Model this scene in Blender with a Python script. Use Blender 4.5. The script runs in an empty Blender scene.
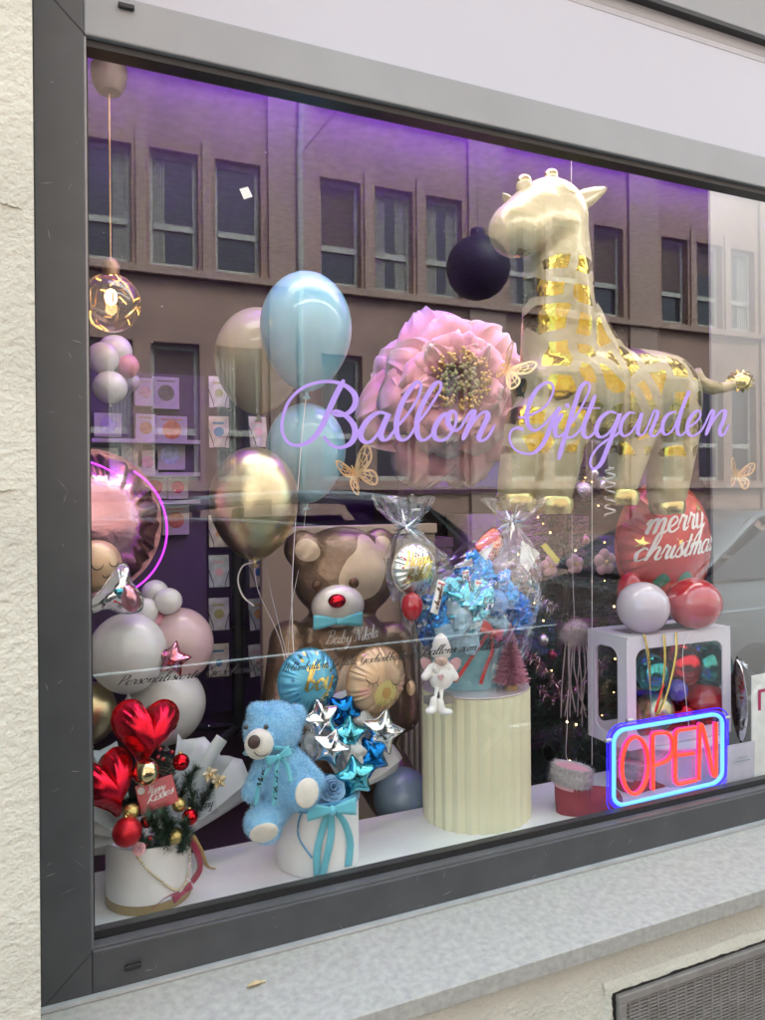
import bpy, bmesh, math, random
from math import sin, cos, pi, sqrt, radians, hypot, atan2
from mathutils import Vector as V, Matrix, noise
from mathutils.bvhtree import BVHTree
random.seed(7)
S = bpy.context.scene
COL = S.collection

# ------------------------------------------------------------------ camera
F, CX, CY = 766.0, 382.5, 495.3
YAW, ROLL = 0.42686713, -0.00877952
EYE = V((-0.08610651, -1.43725119, 1.69342791))
_r = V((cos(YAW), -sin(YAW), 0)); _f = V((sin(YAW), cos(YAW), 0)); _u = _r.cross(_f)
CR = _r * cos(ROLL) + _u * sin(ROLL); CU = -_r * sin(ROLL) + _u * cos(ROLL)


def P(u, v, y):
    """point of the place at depth y behind the shop front seen at photo position (u, v)"""
    d = CR * ((u - CX) / F) - CU * ((v - CY) / F) + _f
    return EYE + d * ((y - EYE.y) / d.y)


def PZ(u, v, z):
    d = CR * ((u - CX) / F) - CU * ((v - CY) / F) + _f
    return EYE + d * ((z - EYE.z) / d.z)


def mpp(u, y):
    d = CR * ((u - CX) / F) + _f
    return ((y - EYE.y) / d.y) / F


GY = 0.03          # the glass plane


def PM(u, v, dd):
    """mirror image across the glass of P: where a thing seen reflected really stands in the street"""
    p = P(u, v, dd)
    return V((p.x, 2 * GY - p.y, p.z))


cam = bpy.data.cameras.new('camera'); co = bpy.data.objects.new('camera', cam); COL.objects.link(co)
co.matrix_world = Matrix(((CR.x, CU.x, -_f.x, EYE.x), (CR.y, CU.y, -_f.y, EYE.y), (CR.z, CU.z, -_f.z, EYE.z), (0, 0, 0, 1)))
cam.sensor_width = 36; cam.lens = F / 1020 * 36; cam.shift_y = (CY - 510) / 1020
cam.clip_end = 2000; cam.clip_start = 0.02
S.camera = co

# ------------------------------------------------------------------ materials
MATS = {}


def nt(name):
    m = bpy.data.materials.new(name); m.use_nodes = True
    n = m.node_tree.nodes; n.clear()
    return m, n, m.node_tree.links


def c4(c): return (c[0], c[1], c[2], 1)


def mat(name, c, rough=.5, metal=0, var=.12, vs=18, bump=0, bs=120, emit=0, coat=0, lucid=0, spec=.5, sheen=0, c2=None, rv=0, det=4):
    if name in MATS: return MATS[name]
    m, n, l = nt(name)
    o = n.new('ShaderNodeOutputMaterial'); b = n.new('ShaderNodeBsdfPrincipled')
    b.inputs['Roughness'].default_value = rough; b.inputs['Metallic'].default_value = metal
    b.inputs['Coat Weight'].default_value = coat; b.inputs['Coat Roughness'].default_value = .05
    b.inputs['Specular IOR Level'].default_value = spec; b.inputs['Sheen Weight'].default_value = sheen
    b.inputs['Base Color'].default_value = c4(c)
    t = n.new('ShaderNodeTexCoord')
    if var or c2:
        z = n.new('ShaderNodeTexNoise'); z.inputs['Scale'].default_value = vs; z.inputs['Detail'].default_value = det
        l.new(t.outputs['Object'], z.inputs['Vector'])
        r = n.new('ShaderNodeValToRGB'); r.color_ramp.elements[0].position = .3; r.color_ramp.elements[1].position = .7
        d = c2 or [min(1, x * (1 + var)) for x in c]
        e = c if c2 else [x * (1 - var) for x in c]
        r.color_ramp.elements[0].color = c4(e); r.color_ramp.elements[1].color = c4(d)
        l.new(z.outputs['Fac'], r.inputs['Fac']); l.new(r.outputs['Color'], b.inputs['Base Color'])
        if rv:
            q = n.new('ShaderNodeMapRange'); q.inputs['To Min'].default_value = max(0, rough - rv); q.inputs['To Max'].default_value = rough + rv
            l.new(z.outputs['Fac'], q.inputs['Value']); l.new(q.outputs['Result'], b.inputs['Roughness'])
    if bump:
        z2 = n.new('ShaderNodeTexNoise'); z2.inputs['Scale'].default_value = bs; z2.inputs['Detail'].default_value = 5
        l.new(t.outputs['Object'], z2.inputs['Vector'])
        k = n.new('ShaderNodeBump'); k.inputs['Strength'].default_value = bump; k.inputs['Distance'].default_value = .5 / bs
        l.new(z2.outputs['Fac'], k.inputs['Height']); l.new(k.outputs['Normal'], b.inputs['Normal'])
    if emit:
        b.inputs['Emission Color'].default_value = c4(c); b.inputs['Emission Strength'].default_value = emit
    sh = b.outputs['BSDF']
    if lucid:
        q = n.new('ShaderNodeBsdfTranslucent'); q.inputs['Color'].default_value = c4(c)
        x = n.new('ShaderNodeMixShader'); x.inputs['Fac'].default_value = lucid
        l.new(sh, x.inputs[1]); l.new(q.outputs[0], x.inputs[2]); sh = x.outputs[0]
    l.new(sh, o.inputs['Surface'])
    MATS[name] = m
    return m


def clear(name, tint=(1, 1, 1), base=.05, scale=1.0, rough=.0, ior=1.5, bump=0, bs=30, gcol=(1, 1, 1)):
    """clear sheet: see-through with a mirror reflection that grows towards grazing angles"""
    m, n, l = nt(name)
    o = n.new('ShaderNodeOutputMaterial'); t = n.new('ShaderNodeBsdfTransparent'); t.inputs[0].default_value = c4(tint)
    g = n.new('ShaderNodeBsdfGlossy'); g.inputs['Roughness'].default_value = rough; g.inputs['Color'].default_value = c4(gcol)
    ge = n.new('ShaderNodeNewGeometry'); dp = n.new('ShaderNodeVectorMath'); dp.operation = 'DOT_PRODUCT'
    l.new(ge.outputs['Normal'], dp.inputs[0]); l.new(ge.outputs['Incoming'], dp.inputs[1])
    ab = n.new('ShaderNodeMath'); ab.operation = 'ABSOLUTE'; l.new(dp.outputs['Value'], ab.inputs[0])
    om = n.new('ShaderNodeMath'); om.operation = 'SUBTRACT'; om.inputs[0].default_value = 1; om.use_clamp = True; l.new(ab.outputs[0], om.inputs[1])
    fr = n.new('ShaderNodeMath'); fr.operation = 'POWER'; fr.inputs[1].default_value = 4; l.new(om.outputs[0], fr.inputs[0])
    a = n.new('ShaderNodeMath'); a.operation = 'MULTIPLY_ADD'; a.inputs[1].default_value = scale; a.inputs[2].default_value = base; a.use_clamp = True
    l.new(fr.outputs[0], a.inputs[0])
    x = n.new('ShaderNodeMixShader'); l.new(a.outputs[0], x.inputs[0]); l.new(t.outputs[0], x.inputs[1]); l.new(g.outputs[0], x.inputs[2])
    if bump:
        tc = n.new('ShaderNodeTexCoord'); z = n.new('ShaderNodeTexNoise'); z.inputs['Scale'].default_value = bs
        l.new(tc.outputs['Object'], z.inputs['Vector'])
        k = n.new('ShaderNodeBump'); k.inputs['Strength'].default_value = bump; k.inputs['Distance'].default_value = 1 / bs
        l.new(z.outputs['Fac'], k.inputs['Height']); l.new(k.outputs['Normal'], g.inputs['Normal'])
    l.new(x.outputs[0], o.inputs['Surface'])
    MATS[name] = m
    return m


def foilm(name, c, rough=.16, bump=.12, bs=14):
    return mat(name, c, rough=rough, metal=1, var=.04, vs=10, bump=bump, bs=bs)


def latexm(name, c, rough=.3, lucid=.28):
    return mat(name, c, rough=rough, var=.03, vs=8, coat=.8, lucid=lucid)


# ------------------------------------------------------------------ objects
W = {}


def tag(o, label=None, cat=None, group=None, kind=None):
    if label: o['label'] = label
    if cat: o['category'] = cat
    if group: o['group'] = group
    if kind: o['kind'] = kind
    return o


def T(name, label, cat, loc, group=None):
    o = bpy.data.objects.new(name, None); COL.objects.link(o); o.empty_display_size = .05
    o.location = loc; W[o.name] = V(loc)
    return tag(o, label, cat, group)


def dup(o, delta, label=None, parent=None):
    c = o.copy(); COL.objects.link(c)
    if parent is None:
        c.location = o.location + V(delta); W[c.name] = W[o.name] + V(delta)
        if label: c['label'] = label
    else:
        c.parent = parent; W[c.name] = W[parent.name]
    for ch in list(o.children): dup(ch, delta, None, c)
    return c


class B:
    """collects faces in world space, built as one mesh object"""
    def __init__(s): s.v = []; s.f = []; s.c = []

    def add(s, vs, fs):
        k = len(s.v); s.v += [V(x) for x in vs]; s.f += [tuple(i + k for i in f) for f in fs]; return s

    def box(s, a, b, R=None, o=None):
        (x0, y0, z0), (x1, y1, z1) = a, b
        vs = [V((x, y, z)) for z in (z0, z1) for y in (y0, y1) for x in (x0, x1)]
        if R is not None: vs = [V(o) + R @ p for p in vs]
        return s.add(vs, [(0, 2, 3, 1), (4, 5, 7, 6), (0, 1, 5, 4), (2, 6, 7, 3), (0, 4, 6, 2), (1, 3, 7, 5)])

    def tube(s, pts, r, n=8, closed=False, flat=1.0):
        pts = [V(p) for p in pts]; m = len(pts); k = len(s.v)
        rr = r if isinstance(r, (list, tuple)) else [r] * m
        up = V((0.13, 0.21, 0.97))
        for i, p in enumerate(pts):
            a = pts[(i - 1) % m] if closed or i > 0 else p
            b = pts[(i + 1) % m] if closed or i < m - 1 else p
            t = (b - a)
            t = t.normalized() if t.length > 1e-9 else V((0, 0, 1))
            x = up - t * up.dot(t)
            if x.length < 1e-3: x = V((1, 0, 0)) - t * t.x
            x.normalize(); up = x; y = t.cross(x)
            for j in range(n):
                q = 2 * pi * j / n
                s.v.append(p + x * (rr[i] * cos(q)) + y * (rr[i] * flat * sin(q)))
        for i in range(m if closed else m - 1):
            for j in range(n):
                a = k + i * n + j; b = k + i * n + (j + 1) % n; i2 = (i + 1) % m
                s.f.append((a, b, k + i2 * n + (j + 1) % n, k + i2 * n + j))
        if not closed:
            s.f.append(tuple(k + j for j in reversed(range(n)))); s.f.append(tuple(k + (m - 1) * n + j for j in range(n)))
        return s

    def lathe(s, prof, c, n=40, R=None, sx=1, sy=1, fn=None):
        k = len(s.v); c = V(c)
        for i, (r, z) in enumerate(prof):
            for j in range(n):
                q = 2 * pi * j / n
                rr = r * (fn(q, i) if fn else 1)
                p = V((rr * cos(q) * sx, rr * sin(q) * sy, z))
                s.v.append(c + (R @ p if R is not None else p))
        for i in range(len(prof) - 1):
            for j in range(n):
                s.f.append((k + i * n + j, k + i * n + (j + 1) % n, k + (i + 1) * n + (j + 1) % n, k + (i + 1) * n + j))
        if prof[0][0] > 1e-6: s.f.append(tuple(k + j for j in reversed(range(n))))
        if prof[-1][0] > 1e-6: s.f.append(tuple(k + (len(prof) - 1) * n + j for j in range(n)))
        return s

    def ell(s, c, r, R=None, n=24, m=14):
        if not isinstance(r, (list, tuple)): r = (r, r, r)
        pr = [(max(1e-7, sin(pi * i / m)), -cos(pi * i / m)) for i in range(m + 1)]
        Q = (R if R is not None else Matrix.Identity(3)) @ Matrix.Diagonal(V(r))
        return s.lathe(pr, c, n, Q)

    def cap(s, a, b, ra, rb, n=20):
        """tapered capsule"""
        a, b = V(a), V(b); d = b - a; L = d.length; R = d.to_track_quat('Z', 'Y').to_matrix()
        pr = [(max(1e-6, ra * sin(t)), -ra * cos(t)) for t in [pi / 2 * i / 6 for i in range(7)]]
        pr += [(max(1e-6, rb * cos(t)), L + rb * sin(t)) for t in [pi / 2 * i / 6 for i in range(7)]]
        return s.lathe(pr, a, n, R)

    def grid(s, G, closed=False):
        k = len(s.v); nr = len(G); nc = len(G[0])
        for row in G: s.v += [V(p) for p in row]
        for i in range(nr - 1):
            for j in range(nc if closed else nc - 1):
                j2 = (j + 1) % nc
                s.f.append((k + i * nc + j, k + i * nc + j2, k + (i + 1) * nc + j2, k + (i + 1) * nc + j))
        return s

    def poly(s, pts): return s.add(pts, [tuple(range(len(pts)))])

    def prism(s, pts, d):
        """closed polygon pushed along vector d"""
        d = V(d); n = len(pts); a = [V(p) for p in pts]
        return s.add(a + [p + d for p in a], [tuple(range(n)), tuple(range(2 * n - 1, n - 1, -1))] + [(i, i + n, (i + 1) % n + n, (i + 1) % n) for i in range(n)])

    def build(s, name, m, parent=None, smooth=True, bevel=0, solid=0, top=None, kind=None, sub=0, label=None, remesh=0, colors=None, orig=None):
        if parent is not None: o0 = W[parent.name]
        elif orig is not None: o0 = V(orig)
        else:
            xs = [p.x for p in s.v]; ys = [p.y for p in s.v]; zs = [p.z for p in s.v]
            o0 = V(((min(xs) + max(xs)) / 2, (min(ys) + max(ys)) / 2, min(zs)))
        me = bpy.data.meshes.new(name); me.from_pydata([tuple(p - o0) for p in s.v], [], s.f); me.update()
        o = bpy.data.objects.new(name, me); COL.objects.link(o)
        if remesh:
            q = o.modifiers.new('r', 'REMESH'); q.mode = 'VOXEL'; q.voxel_size = remesh
            q = o.modifiers.new('s', 'SMOOTH'); q.factor = .6; q.iterations = 8
            dg = bpy.context.evaluated_depsgraph_get()
            me2 = bpy.data.meshes.new_from_object(o.evaluated_get(dg)); o.modifiers.clear(); o.data = me2; me = me2
            me.name = name
        else:
            bm = bmesh.new(); bm.from_mesh(me); bmesh.ops.recalc_face_normals(bm, faces=bm.faces); bm.to_mesh(me); bm.free()
        me.materials.clear(); me.materials.append(m)
        if smooth: me.polygons.foreach_set('use_smooth', [True] * len(me.polygons))
        if smooth and not remesh: me.set_sharp_from_angle(angle=radians(42))
        if colors is not None:
            ca = me.color_attributes.new('tone', 'FLOAT_COLOR', 'POINT')
            for i, x in enumerate(colors): ca.data[i].color = (x, x, x, 1)
        if solid:
            q = o.modifiers.new('t', 'SOLIDIFY'); q.thickness = solid; q.offset = 0
        if bevel:
            q = o.modifiers.new('b', 'BEVEL'); q.width = bevel; q.segments = 2; q.limit_method = 'ANGLE'
        if sub:
            q = o.modifiers.new('u', 'SUBSURF'); q.levels = sub; q.render_levels = sub
        W[o.name] = o0
        if parent is not None: o.parent = parent
        else: o.location = o0
        if top: tag(o, *top)
        if kind: o['kind'] = kind
        if label: o['label'] = label
        return o


def bvh(*obs):
    vs, fs = [], []
    for o in obs:
        k = len(vs); w = W[o.name]
        vs += [v.co + w for v in o.data.vertices]; fs += [tuple(i + k for i in p.vertices) for p in o.data.polygons]
    return BVHTree.FromPolygons(vs, fs)


def rot(rz=0, rx=0, ry=0):
    return (Matrix.Rotation(radians(rz), 3, 'Z') @ Matrix.Rotation(radians(rx), 3, 'X') @ Matrix.Rotation(radians(ry), 3, 'Y'))


def crs(pts, k=6, closed=False):
    """smooth curve through points"""
    pts = [V(p) for p in pts]; n = len(pts)
    if n < 3: return pts
    out = []
    for i in range(n if closed else n - 1):
        p1, p2 = pts[i], pts[(i + 1) % n]
        p0 = pts[i - 1] if (i > 0 or closed) else p1
        p3 = pts[(i + 2) % n] if (i + 2 < n or closed) else p2
        for j in range(k):
            t = j / k
            out.append(.5 * ((2 * p1) + (p2 - p0) * t + (2 * p0 - 5 * p1 + 4 * p2 - p3) * t * t + (3 * p1 - p0 - 3 * p2 + p3) * t ** 3))
    if not closed: out.append(pts[-1])
    return out


# ------------------------------------------------------------------ pen lettering
GL = {
 'a': ([[(.75,.85),(.45,1),(.12,.7),(.05,.3),(.25,0),(.5,.15),(.72,.6),(.8,1),(.72,.5),(.72,.12),(.88,0),(1.1,.25)]], 1),
 'b': ([[(0,.2),(.3,1),(.5,1.8),(.42,2.15),(.25,1.9),(.15,1),(.15,.3),(.35,0),(.6,.2),(.68,.7),(.5,.98),(.5,.75),(.95,.75)]], .9),
 'c': ([[(.6,.8),(.4,1),(.1,.7),(.08,.25),(.3,0),(.7,.25)]], .62),
 'd': ([[(.75,.85),(.45,1),(.12,.7),(.05,.3),(.25,0),(.5,.15),(.75,.8),(.88,2.1),(.75,1),(.72,.15),(.88,0),(1.1,.25)]], 1),
 'e': ([[(0,.25),(.4,.45),(.6,.75),(.45,1),(.2,.85),(.1,.45),(.2,.1),(.45,0),(.8,.28)]], .7),
 'f': ([[(0,.2),(.3,.9),(.55,1.8),(.45,2.15),(.28,1.9),(.22,1),(.18,0),(.12,-.8),(.22,-1.1),(.4,-.8),(.3,0),(.6,.25)]], .58),
 'g': ([[(.75,.85),(.45,1),(.12,.7),(.05,.3),(.25,0),(.5,.15),(.72,.6),(.8,1),(.72,.2),(.6,-.7),(.4,-1.1),(.15,-.9),(.35,-.45),(1.05,.25)]], .95),
 'h': ([[(0,.2),(.35,1.1),(.52,1.85),(.42,2.15),(.25,1.8),(.15,.9),(.1,0),(.28,.65),(.5,1),(.68,.85),(.62,.2),(.8,0),(1,.25)]], .9),
 'i': ([[(0,.2),(.2,1),(.14,.2),(.3,0),(.5,.25)], [(.25,1.4),(.27,1.5)]], .42),
 'k': ([[(0,.2),(.35,1.1),(.52,1.85),(.42,2.15),(.25,1.8),(.15,.9),(.1,0),(.3,.7),(.55,.95),(.6,.7),(.25,.5),(.5,.1),(.65,0),(.9,.25)]], .8),
 'l': ([[(0,.2),(.35,1.1),(.52,1.85),(.42,2.15),(.25,1.8),(.15,.8),(.2,.1),(.35,0),(.6,.25)]], .5),
 'm': ([[(0,.6),(.15,.95),(.2,.7),(.12,0),(.3,.75),(.48,.98),(.58,.8),(.5,0),(.68,.75),(.86,.98),(.96,.8),(.9,.15),(1.02,0),(1.25,.25)]], 1.15),
 'n': ([[(0,.6),(.15,.95),(.2,.7),(.12,0),(.3,.75),(.5,.98),(.6,.8),(.55,.15),(.67,0),(.9,.25)]], .8),
 'o': ([[(.5,.95),(.2,.85),(.05,.4),(.25,0),(.55,.2),(.65,.65),(.48,.98),(.5,.75),(.9,.75)]], .78),
 'p': ([[(0,.3),(.2,1),(.15,.2),(.03,-1),(.1,-.2),(.28,.7),(.5,1),(.7,.75),(.6,.2),(.4,0),(.25,.1),(.5,.02),(.85,.25)]], .8),
 'r': ([[(0,.3),(.15,.9),(.2,1.1),(.35,.92),(.5,.9),(.42,.4),(.5,0),(.75,.25)]], .65),
 's': ([[(0,.2),(.35,1.1),(.38,.75),(.5,.3),(.35,0),(.1,.12),(.35,0),(.7,.25)]], .58),
 't': ([[(0,.2),(.3,1),(.42,1.7),(.28,.8),(.22,.15),(.38,0),(.6,.25)], [(.02,1.15),(.6,1.2)]], .5),
 'u': ([[(0,.4),(.15,1),(.1,.3),(.25,0),(.5,.2),(.7,1),(.65,.2),(.8,0),(1,.25)]], .9),
 'y': ([[(0,.4),(.15,1),(.1,.3),(.25,0),(.5,.2),(.72,1),(.65,.2),(.5,-.8),(.3,-1.1),(.12,-.85),(.35,-.4),(.95,.25)]], .88),
 'z': ([[(0,.75),(.2,1),(.6,.95),(.1,.05),(.4,.1),(.8,.15)]], .72),
 'B': ([[(.5,2.2),(.35,1.2),(.2,.1),(.0,0)], [(0,1.8),(.4,2.25),(.95,2.1),(.95,1.5),(.4,1.15),(1,1),(1.05,.4),(.7,0),(.25,.1)]], 1.2),
 'G': ([[(1.15,1.7),(1,2.2),(.5,2),(.12,1.2),(.2,.4),(.6,.2),(.95,.7),(1.05,1.1),(.9,0),(.6,-.5),(.2,-.2),(1.2,.3)]], 1.15),
 'H': ([[(0,1.9),(.3,2.1),(.25,1),(.05,0)], [(.95,2.2),(.85,1),(.8,.1),(1.1,.2)], [(.1,1),(.9,1.15)]], 1.1),
 'D': ([[(.5,2.1),(.35,1.2),(.15,.05),(.7,0),(1.15,.7),(1,1.7),(.5,2.2),(0,1.8)]], 1.2),
 'K': ([[(.3,2.1),(.2,1),(.05,0)], [(1,2.1),(.25,1.05),(.7,.3),(1.1,.15)]], 1),
 'M': ([[(0,0),(.3,2.1),(.6,.4),(1.05,2.1),(1.1,.1),(1.3,.2)]], 1.3),
 'N': ([[(-.1,.1),(.1,.2),(.35,2.1),(.75,.1),(1,1.9),(1.3,2.2)]], 1.2),
 'O': ([[(.6,2.1),(.15,1.6),(.1,.5),(.5,0),(1,.6),(1,1.6),(.6,2.1),(1.1,1.9)]], 1.15),
 'P': ([[(.5,2.1),(.35,1.2),(.2,0)], [(0,1.8),(.4,2.25),(1,2.1),(1,1.4),(.6,1),(.35,1.1)]], 1),
 ',': ([[(.1,.1),(.05,-.3)]], .35), "'": ([[(.15,2.1),(.1,1.6)]], .3), ' ': ([], .55), '&': ([[(.9,.1),(.4,1.3),(.5,1.7),(.7,1.4),(.2,.7),(.2,.1),(.6,0),(.9,.7)]], 1),
}
GL['ü'] = (GL['u'][0] + [[(.2,1.4),(.22,1.5)], [(.55,1.4),(.57,1.5)]], .9)


def script(txt, slant=.35, k=5):
    """text as smoothed pen strokes, x-height 1; returns strokes and width"""
    x = 0; out = []
    for ch in txt:
        g, adv = GL[ch]
        for st in g: out.append(crs([(x + a + slant * b, b, 0) for a, b in st], k))
        x += adv
    return out, x


def pen(pts, w0, w1):
    """widths along a stroke: heavy when the pen goes down"""
    L, R = [], []
    n = len(pts)
    for i, p in enumerate(pts):
        t = pts[min(n - 1, i + 1)] - pts[max(0, i - 1)]
        t = t.normalized() if t.length > 1e-9 else V((1, 0, 0))
        w = w0 + (w1 - w0) * max(0, -t.y) ** 1.3
        e = min(1, .45 + i * .2, .45 + (n - 1 - i) * .2)
        q = V((-t.y, t.x, 0)) * (w * e / 2)
        L.append(p + q); R.append(p - q)
    return L, R


LIFT = [0]      # overlapping pen strokes lie a hair above each other


def write(strokes, w0, w1, fn, bag=None):
    b = bag or B()
    for st in strokes:
        if len(st) < 2: continue
        L, R = pen(st, w0, w1)
        A = [fn(p.x, p.y) for p in L]; C = [fn(p.x, p.y) for p in R]
        k0 = None
        for i in range(len(A)):
            if A[i] is None or C[i] is None: k0 = None; continue
            LIFT[0] = (LIFT[0] + 1) % 600; e = V((0, LIFT[0] * 1.2e-6, 0))
            k = len(b.v); b.v += [A[i] - e, C[i] - e]
            if k0 is not None: b.f.append((k0, k0 + 1, k + 1, k))
            k0 = k
    return b


def onto(tree, c, R, off=.0015):
    """projects plane coordinates (a, b) about c onto a surface from its street side"""
    d = R @ V((0, 1, 0)); c = V(c)

    def fn(a, b):
        h = tree.ray_cast(c + R @ V((a, -1.5, b)), d, 4)
        return h[0] - d * off if h[0] is not None else None
    return fn


def patch(b, fn, poly, rings=5):
    """filled outline laid on a surface"""
    cx = sum(p[0] for p in poly) / len(poly); cy = sum(p[1] for p in poly) / len(poly); n = len(poly)
    G = []
    for i in range(rings + 1):
        t = i / rings + (.001 if i == 0 else 0)
        G.append([fn(cx + (p[0] - cx) * t, cy + (p[1] - cy) * t) for p in poly])
    for i in range(rings):
        for j in range(n):
            q = [G[i][j], G[i][(j + 1) % n], G[i + 1][(j + 1) % n], G[i + 1][j]]
            if all(x is not None for x in q): b.add(q, [(0, 1, 2, 3)])
    return b


def circ(x, y, r, n=20, ry=None): return [(x + r * cos(2 * pi * i / n), y + (ry or r) * sin(2 * pi * i / n)) for i in range(n)]


# ------------------------------------------------------------------ foil and latex balloons
def star(k=5, inner=.52, n=10):
    p = [((1 if i % 2 == 0 else inner) * sin(pi * i / k), (1 if i % 2 == 0 else inner) * cos(pi * i / k)) for i in range(2 * k)]
    out = []
    m = len(p)
    for i in range(m):
        a, b = p[i], p[(i + 1) % m]
        for j in range(n):
            t = j / n; out.append((a[0] + (b[0] - a[0]) * t, a[1] + (b[1] - a[1]) * t))
    for _ in range(3): out = [tuple((out[i - 1][q] + 2 * out[i][q] + out[(i + 1) % len(out)][q]) / 4 for q in (0, 1)) for i in range(len(out))]
    return out


def heart(n=96):
    o = []
    for i in range(n):
        t = 2 * pi * i / n
        o.append((16 * sin(t) ** 3 / 17, (13 * cos(t) - 5 * cos(2 * t) - 2 * cos(3 * t) - cos(4 * t) + 2.5) / 15))
    return o


def disc(n=112): return [(sin(2 * pi * i / n), cos(2 * pi * i / n)) for i in range(n)]


def foil(outline, c, size, depth, R, wr=.25, wn=26, rings=16, seed=0, p=.58, rim=.05):
    c = V(c); n = len(outline); b = B()
    sx, sy = size if isinstance(size, tuple) else (size, size)
    for sgn in (-1, 1):
        G = []
        for i in range(rings + 1):
            t = max(.002, sin(pi / 2 * i / rings))
            row = []
            for j, (a, q) in enumerate(outline):
                s = max(0, (t - .5) / .5) ** 1.4
                ph = wn * 2 * pi * j / n
                w = .5 + .5 * sin(ph + 1.7 * noise.noise((j * .13, seed, sgn)) * 3)
                h = depth * max(0, 1 - t ** 2.2) ** p * (1 - wr * s * w) * (1 + .06 * noise.noise((a * 2 * t, q * 2 * t, seed + 5)))
                k = t * (1 - .03 * s * w)
                row.append(c + R @ V((a * sx * k, sgn * h, q * sy * k)))
            G.append(row)
        G.append([c + R @ V((a * sx * (1 + rim), 0, q * sy * (1 + rim))) for a, q in outline])
        b.grid(G, True)
    return b


def teardrop(c, r, h, R=None, n=36, m=22, tail=.28):
    """latex balloon outline around c, r wide, h half-height; neck points down"""
    pr = []
    for i in range(m + 1):
        t = pi * i / m
        z = -cos(t); x = sin(t)
        if z < 0: x = x * (1 - tail * z * z * .55); z = z * (1 + tail * .5)
        pr.append((max(1e-6, x * r), z * h))
    b = B().lathe(pr, c, n, R)
    return b, V(c) + (R or Matrix.Identity(3)) @ V((0, 0, pr[0][1]))


def latex(u, v, rp, hp, y, m, label, group='latex balloons in the window', tilt=(0, 0, 0), knot=True, ribbon=None, tail=.28, ribm=None, name='latex_balloon'):
    s = mpp(u, y); c = P(u, v, y); R = rot(*tilt)
    b, k = teardrop(c, rp * s, hp * s, R, tail=tail)
    o = T(name, label, 'balloon', k, group)
    b.build('balloon_skin', m, o)
    if knot:
        d = R @ V((0, 0, -1)); q = rp * s
        B().lathe([(.03 * q, .02 * q), (.05 * q, -.03 * q), (.04 * q, -.07 * q), (.09 * q, -.14 * q), (.075 * q, -.16 * q)], k, 12, R).build('knot', m, o)
    if ribbon:
        B().tube(crs([k] + [P(*q) for q in ribbon], 8), .0016, 5, flat=.4).build('ribbon', ribm or M_rib, o)
    return o
# ------------------------------------------------------------------ light and air
wd = bpy.data.worlds.new('World'); S.world = wd; wd.use_nodes = True
wn_ = wd.node_tree.nodes; wl = wd.node_tree.links
sky = wn_.new('ShaderNodeTexSky'); sky.sky_type = 'NISHITA'; sky.sun_disc = False
EL, AZ = 52, 20            # sun behind our own roof, veiled by cloud
sky.sun_elevation = radians(EL); sky.sun_rotation = radians(AZ); sky.air_density = 1; sky.dust_density = 4; sky.ozone_density = 1
hs = wn_.new('ShaderNodeHueSaturation'); hs.inputs['Saturation'].default_value = .35
wl.new(sky.outputs[0], hs.inputs['Color']); tn = wn_.new('ShaderNodeMix'); tn.data_type = 'RGBA'; tn.blend_type = 'MULTIPLY'; tn.inputs[0].default_value = 1; tn.inputs[7].default_value = (.81, 1, .99, 1)
wl.new(hs.outputs[0], tn.inputs[6]); wl.new(tn.outputs[2], wn_['Background'].inputs[0])
wn_['Background'].inputs[1].default_value = .15
sl = bpy.data.lights.new('sun', 'SUN'); sl.energy = 1.5; sl.angle = radians(25); sl.color = (.92, 1, .99)
so = bpy.data.objects.new('sun', sl); COL.objects.link(so)
sd = V((sin(radians(AZ)) * cos(radians(EL)), cos(radians(AZ)) * cos(radians(EL)), sin(radians(EL))))
so.rotation_euler = (-sd).to_track_quat('-Z', 'Y').to_euler(); so.location = (0, 20, 30)
S.view_settings.view_transform = 'Standard'; S.view_settings.look = 'None'
S.view_settings.exposure = 2.95; S.view_settings.gamma = 1

# ------------------------------------------------------------------ shared materials
plaster = mat('plaster', (.60, .58, .50), .95, bump=1.0, bs=95, var=.09, vs=5, det=9, spec=.2)
frame_m = mat('anthracite_frame', (.06, .062, .067), .42, var=.12, vs=14, bump=.05, bs=400, rv=.08, spec=.5)
frame_top = frame_m
rubber = mat('black_rubber', (.012, .012, .013), .45)
steel = mat('worn_sheet_metal', (.31, .30, .275), .7, metal=0, c2=(.42, .405, .37), vs=75, det=12, bump=.15, bs=420, rv=.12)
whitepaint = mat('white_paint', (.78, .78, .77), .4, var=.03)
whitegloss = mat('white_lacquer', (.80, .80, .79), .22, var=.02)
M_rib = mat('white_ribbon', (.75, .72, .72), .35, var=.03, lucid=.2)
gold = mat('gold_metal', (.83, .60, .25), .22, metal=1, var=.08, bump=.1, bs=60)
goldfoil = foilm('gold_foil', (.80, .62, .25), .14, .25, 30)
black = mat('black_vinyl', (.01, .01, .012), .5, var=0)
lilac = mat('lilac_vinyl', (.42, .28, .80), .5, var=.03)
glass = clear('shop_glass', (.95, .965, .96), .060, .65)

# ------------------------------------------------------------------ shop front
ZB, ZT, FX = .817, 2.59, -.083     # outer frame edges
WY = -.185                          # face of the plaster wall
b = B()
b.box((-3, WY, -.2), (FX, .5, 6)); b.box((FX + .0005, WY, -.2), (6, .3, ZB - .055))
b.box((FX + .0005, WY, 3.35), (6, .3, 6)); b.box((4.301, -.1, ZB - .055), (6, .3, 3.35))
b.build('shop_facade', plaster, smooth=False, top=('cream roughcast plaster wall round the shop window', 'wall'))
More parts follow.
